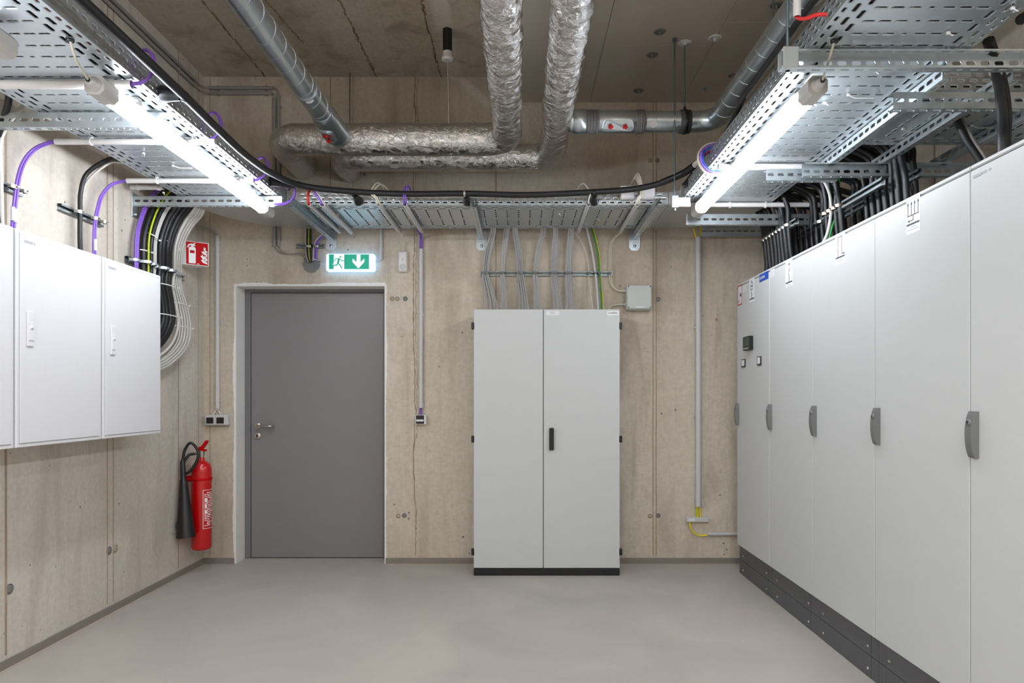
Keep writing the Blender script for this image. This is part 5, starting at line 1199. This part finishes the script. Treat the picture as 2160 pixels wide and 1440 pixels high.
# printed panel wrapped round the right-front of the cylinder
za, zb2 = PZ(1031, eyy), PZ(1112, eyy)
def wrap(a0, a1, z0, z1, m, rr, nm, par):
    b = MB(); n = max(2, int(abs(a1-a0)/8)); vs = []
    for k in range(n+1):
        a = math.radians(a0+(a1-a0)*k/n)
        for z in (z0, z1): vs.append((ex+rr*math.cos(a), eyy+rr*math.sin(a), z))
    b.add(vs, [[2*i, 2*i+2, 2*i+3, 2*i+1] for i in range(n)], True); return b.build(nm, M[m], par)
rr = r+.0008; A0, A1 = -58, 20
for (a0, a1, z0, z1) in ((A0, A1, za-.003, za), (A0, A1, zb2, zb2+.003), (A0, A0+3, zb2, za)): wrap(a0, a1, z0, z1, 'signwhite', rr, 'label_border', cyl)
z = za-.012
for row in range(20):
    z -= .0118
    if z < zb2+.012: break
    a = A0+9
    while a < A1:
        wdt = random.uniform(4, 14)
        if random.random() < .86: wrap(a, min(A1, a+wdt), z, z+random.choice((.005, .0075)), 'signwhite', rr, 'small_print', cyl)
        a += wdt+random.uniform(1.5, 4)
zc = (za*.52+zb2*.48)
for k in range(3): wrap(A0+10, A0+24, zc+.045-k*.04, zc+.07-k*.04, 'signwhite', rr+.0004, 'symbol_field', cyl)
# extinguisher sign: projecting wedge
A = Vector((PX(391, 4.50), 4.50, 0)); B_ = Vector((PX(440, 4.585), 4.585, 0)); C_ = Vector((LX, 4.67, 0)); D_ = Vector((LX, 4.50, 0))
zs0, zs1 = PZ(557, 4.50), PZ(507, 4.50)
t = thing('extinguisher_sign', 'red and white projecting sign with extinguisher and flame symbols', 'sign', (A.x, A.y, zs0))
b = MB(); k = [A+Vector((0, .002, 0)), B_+Vector((0, .002, 0)), C_, D_]; vs = [p+Zv*zs0 for p in k]+[p+Zv*zs1 for p in k]
b.add(vs, [(0, 1, 5, 4), (1, 2, 6, 5), (2, 3, 7, 6), (3, 0, 4, 7), (0, 3, 2, 1), (4, 5, 6, 7)]); b.build('body', M['signwhite'], t)
U = (B_-A).normalized(); W_ = (B_-A).length; H_ = zs1-zs0; nn = U.cross(Zv)
o = A+Zv*zs0+nn*.0004
b = MB(); e = .004; b.rect(o, U, Zv, e, e, W_-e, H_-e, .0008); fc = b.build('red_face', M['signred'], t)
o2 = o+nn*.0009; sc = W_
def SP(pts, d_=.0006): b.poly(o2, U, Zv, [(x*W_, z_*H_) for x, z_ in pts], d_)
b = MB()
SP([(.14, .09), (.15, .07), (.42, .07), (.44, .09), (.44, .50), (.14, .50)]); SP([(.14, .62), (.44, .62), (.44, .70), (.40, .76), (.18, .76), (.14, .70)]); SP([(.14, .49), (.19, .49), (.19, .63), (.14, .63)]); SP([(.39, .49), (.44, .49), (.44, .63), (.39, .63)]); SP([(.24, .75), (.35, .75), (.35, .84), (.24, .84)])
SP([(.24, .83), (.42, .80), (.42, .85), (.36, .87), (.44, .92), (.40, .945), (.32, .90), (.24, .90)])
SP([(.25, .84), (.25, .90), (.16, .88), (.10, .82), (.08, .73), (.12, .72), (.15, .79), (.19, .83)])
b.build('extinguisher_symbol', M['signwhite'], fc)['kind'] = 'stuff'
b = MB()
for dx, dz, s in ((0, 0, 1), (-.02, .17, .95), (.02, .36, .8)):
    SP([(.66+dx, .24+dz), (.76+dx, .13+dz), (.94, .08+dz*.98), (.94, .16+dz), (.84, .20+dz), (.94, .22+dz), (.94, .27+dz*.95), (.80+dx, .24+dz), (.72+dx, .34+dz*s), (.73+dx, .26+dz)])
SP([(.78, .70), (.82, .62), (.94, .56), (.94, .62), (.86, .68), (.88, .80), (.84, .74), (.80, .82)]); SP([(.50, .05), (.60, .05), (.60, .075), (.50, .075)])
b.build('flame_symbol', M['signwhite'], fc)['kind'] = 'stuff'
b = MB(); b.cyl((-2.27, 4.66, zs1), (-2.27, 4.66, TZ), .002, 8); tag(b.build('wall_rod', M['pvcg']), 'thin grey rod on the wall above the projecting sign', 'rod')

# ---------------- heavy black cables over the tall cabinets ----------------
def rail2(lab, X, y0, y1, Z): return strut(lab, (X, y0, Z), (0, 1, 0), y1-y0, .04, .022, (-1, 0, 0))
R1 = rail2('steel rail carrying the row of black cables nearest the back wall', 1.66, 3.97, 4.52, 2.27)
R2 = rail2('steel rail with a single broad clamp above the second tall cabinet', 1.83, 3.97, 4.34, 2.27)
R3 = rail2('long steel rail with copper-coloured clamps above the third tall cabinet', 1.765, 3.22, 3.86, 2.265)
R4 = rail2('steel rail behind the long one, above the third tall cabinet', 1.93, 3.20, 3.95, 2.30)
def riserR(X, Y, r, m, lab, grp, top=(1.50, 2.50), bend=.0):
    y2 = Y+random.uniform(-.03, .03)
    wire('riser_power_cable', lab, 'cable', [(X+random.uniform(-.02, .03), Y+random.uniform(-.03, .03)+bend, 1.97), (X-.005, Y+bend*.5, 2.10), (X-r-.004, Y, 2.27), (X-r-.01, y2, 2.37), (X-.06, y2, 2.47), (top[0]+.08, y2+.01, 2.545), (top[0]-.05, y2+.03, 2.52)], r, M[m], grp, 6, 10)
for k in range(8):
    riserR(1.66, 4.47-k*.056, random.uniform(.014, .019), 'rubber', 'black cable nearest the back wall over the tall cabinets, %s from the wall' % ORD[k], 'back row of black cables')
    clampband(R1, (1.66-.024, 4.47-k*.056, 2.27), (0, 1, 0), (-1, 0, 0), .024, .018)
for k in range(7): riserR(1.83, 4.45-k*.075, random.uniform(.014, .018), 'rubber', '%s black cable from the back wall in the hidden second row' % ORD[k], 'second row of black cables')
clampband(R2, (1.83-.03, 4.02, 2.27), (0, 1, 0), (-1, 0, 0), .05, .022)
for k in range(11):
    riserR(1.765 if k < 4 else 1.85, 3.80-k*.055 if k < 4 else 3.80-k*.06-.03, random.uniform(.0135, .0175), 'rubber', '%s black cable from the back wall in the row along the long steel rail' % ORD[k], 'clamped black cables over the third tall cabinet')
cop = mat('copper_clamp', (205, 182, 168), .28, 1.0, var=.05); M['cop'] = cop
for y in (3.80, 3.745, 3.69, 3.64): clampband(R3, (1.765-.024, y, 2.265), (0, 1, 0), (-1, 0, 0), .023, .018, 'cop')
for k in range(9): riserR(1.95, 3.86-k*.075, random.uniform(.014, .018), 'rubber', '%s black cable from the back wall in the deeper row behind the long rail' % ORD[k], 'deeper row of black cables')
clampband(R4, (1.93-.03, 3.62, 2.30), (0, 1, 0), (-1, 0, 0), .03, .02); 
for k in range(8): riserR(2.15, 4.5-k*.13, .017, 'rubber', '%s black cable from the back wall rising against the right wall' % ORD[k], 'wall row of black cables', (1.7, 2.5))
wire('thin_cable', 'pale cable sweeping down in front of the clamped black cables', 'cable', [P(1722, 366, 3.80), P(1738, 382, 3.76), P(1750, 410, 3.72), P(1753, 445, 3.71), P(1746, 490, 3.71), P(1731, 522, 3.72), P(1722, 542, 3.73)], .0085, M['cwhite'])
wire('earth_cable', 'green cable among the clamped black cables', 'cable', [(1.78, 3.72, 2.45), (1.76, 3.70, 2.27), (1.72, 3.70, 2.12), (1.70, 3.70, 1.98)], .006, M['green'])
wire('thin_cable', 'pale cable at the far edge of the back row of black cables', 'cable', [P(1602, 462, 4.7), P(1613, 480, 4.72), P(1620, 520, 4.68), P(1617, 560, 4.60), P(1618, 606, 4.58)], .005, M['cwhite'])
wire('thin_cable', 'thin pale cable crossing in front of the back row of black cables', 'cable', [P(1650, 462, 4.30), P(1656, 480, 4.25), P(1664, 510, 4.2), P(1672, 545, 4.2), P(1676, 582, 4.2)], .0065, M['pvcg'])
# cables arching to the right wall and the thick pair at the picture edge
for k, (X, Y) in enumerate(((1.98, 3.12), (2.06, 3.30), (2.14, 3.5), (1.92, 3.05), (2.22, 3.62))):
    wire('arching_cable', 'black cable arching up from the tray gap towards the right wall', 'cable', [(1.50, Y, 2.50), (1.62, Y+.03, 2.56), (1.78, Y+.12, 2.57), (X, Y+.3, 2.50), (X+.06, Y+.42, 2.36), (X+.07, Y+.45, 2.15), (X+.05, Y+.45, 1.97)], .0165, M['rubber'], 'arching black cables')
wire('arching_cable', 'thick black cable dropping between two slotted rails onto the fourth tall cabinet', 'cable', [(1.86, 2.95, 2.52), (1.89, 2.90, 2.44), (1.93, 2.88, 2.33), (1.99, 2.86, 2.2), (2.05, 2.85, 1.98)], .015, M['rubber'])
wire('arching_cable', 'slim grey cable following the thick black one between two slotted rails', 'cable', [(1.89, 2.95, 2.52), (1.915, 2.90, 2.44), (1.95, 2.87, 2.33), (2.01, 2.85, 2.2), (2.07, 2.84, 1.98)], .007, M['pvcg'])
for k, dx in enumerate((0, .032)):
    wire('arching_cable', 'thick black cable hanging in front of the second slotted beam, %s of the pair' % ('nearer' if k == 0 else 'farther'), 'cable', [P(2085+dx*100, 85, 2.30), P(2098+dx*200, 130, 2.36), P(2110+dx*300, 190, 2.42), P(2116+dx*300, 250, 2.46), P(2116+dx*250, 300, 2.50), (1.82+dx, 2.52, 1.98)], .019 if k == 0 else .014, M['rubber'])
t_ = [o for o in COL.objects if o.get('label', '').startswith('thick black cable hanging in front')]
b = MB(); c = P(2102, 150, 2.38); b.tube([c-Vector((.004, 0, .007)), c+Vector((.004, 0, .007))], .023, 18); tag(b.build('cable_clamp', M['steel']), 'steel clamp round the thick black cable under the nearest beam', 'clamp')
for k in range(5): wire('arching_cable', '%s black cable behind the right end of the nearest slotted beam' % ORD[k], 'cable', [(1.62+.07*k, 2.2+.05*k, 2.50), (1.78+.07*k, 2.3+.05*k, 2.60), (1.95+.06*k, 2.45+.05*k, 2.55), (2.08+.05*k, 2.55+.05*k, 2.35), (2.12+.04*k, 2.6+.05*k, 1.98)], .018, M['rubber'], 'black cables at the right picture edge')
for k in range(4): wire('lying_cable', 'black cable lying along the tops of the third and fourth tall cabinets', 'cable', [(1.66+.05*k, 3.55, 2.0+.02), (1.70+.05*k, 3.2, 2.02+.02*k), (1.72+.05*k, 2.8, 2.02+.015*k), (1.80+.04*k, 2.4, 2.02)], .015, M['rubber'], 'black cables lying on the cabinets')
# red cable and its conduit at the top edge
pipe('pale conduit stub at the top edge beside the bare duct', [P(1682, -40, 2.1), P(1681, 36, 2.1)], .012, 'pvc')
for k in range(2): wire('red_cable', 'red cable running from the pale conduit stub to the tray', 'cable', [P(1681, 25, 2.1), P(1682+k, 38, 2.1), P(1700, 38+k*2, 2.08), P(1725, 30+k*2, 2.05), P(1745, 30+k, 2.04)], .005, M['redc'], 'red cables at the top edge')
# cables lying in the trays (seen through the slots)
def laid(lab, run, a0, a1, bs, grp):
    for k, bb in enumerate(bs):
        r = random.uniform(.013, .02); pts = []
        for i in range(7):
            a = a0+(a1-a0)*i/6; j = random.uniform(-.012, .012)
            pts.append((bb+j, a, TZ+.004+r) if run == 'y' else (a, bb+j, TZ+.004+r))
        wire('tray_cable', lab, 'cable', pts, r, M['rubber'], grp, 4, 8)
laid('cable lying in the left tray, seen through its slots', 'y', .7, 4.1, [-2.01+.055*k for k in range(10)], 'cables in the left tray')
laid('cable lying in the right tray, seen through its slots', 'y', .7, 4.1, [1.03+.055*k for k in range(9)], 'cables in the right tray')
laid('cable lying in the back tray, seen through its slots', 'x', -1.35, .9, [4.23+.06*k for k in range(9)], 'cables in the back tray')
laid('cable lying in the branch tray towards the right wall', 'x', 1.6, 2.4, [2.67+.06*k for k in range(8)], 'cables in the branch tray')
wire('tray_cable', 'red cable seen through the left tray edge slots', 'cable', [(-1.485+.008*(i % 2), .7+i*.42, TZ+.012) for i in range(9)], .007, M['redc'])
# tie stubs under the trays
for px, py, m_ in ((1846, 148, 0), (1790, 198, 1), (1740, 215, 0), (1715, 216, 0), (2000, 67, 0), (2136, 15, 0), (365, 348, 1), (303, 322, 0), (345, 405, 0), (1905, 270, 1), (2050, 262, 1), (712, 450, 0), (830, 420, 0), (1180, 450, 0), (1262, 462, 0)):
    dz = TZ-.004-CZ; Y = F*dz/(VY-py); X = (px-VX)*Y/F; b = MB(); b.box(X-.006, Y-.005, TZ-.012, X+.006, Y+.005, TZ-.003, .002)
    if m_: b.tube([(X, Y, TZ-.008), (X+.03, Y+.01, TZ-.016), (X+.10, Y+.0, TZ-.020)], .0022, 6)
    else: b.tube([(X, Y, TZ-.008), (X+.01, Y-.01, TZ-.022)], .0022, 6)
    tag(b.build('cable_tie_stub', M['signwhite']), 'white cable tie end poking through the floor of the %s tray' % (tn := 'left' if px < 500 else 'back' if px < 1500 else 'right'), 'cable tie', 'tie ends under the %s tray' % tn)
for o in COL.objects:
    if o.name.startswith(('small_print', 'spiral_seam')): o['kind'] = 'stuff'
for w_ in [o for o in COL.objects if o.get('label') and len(o['label'].split()) > 16]: print('LONG', w_.name, w_['label'])
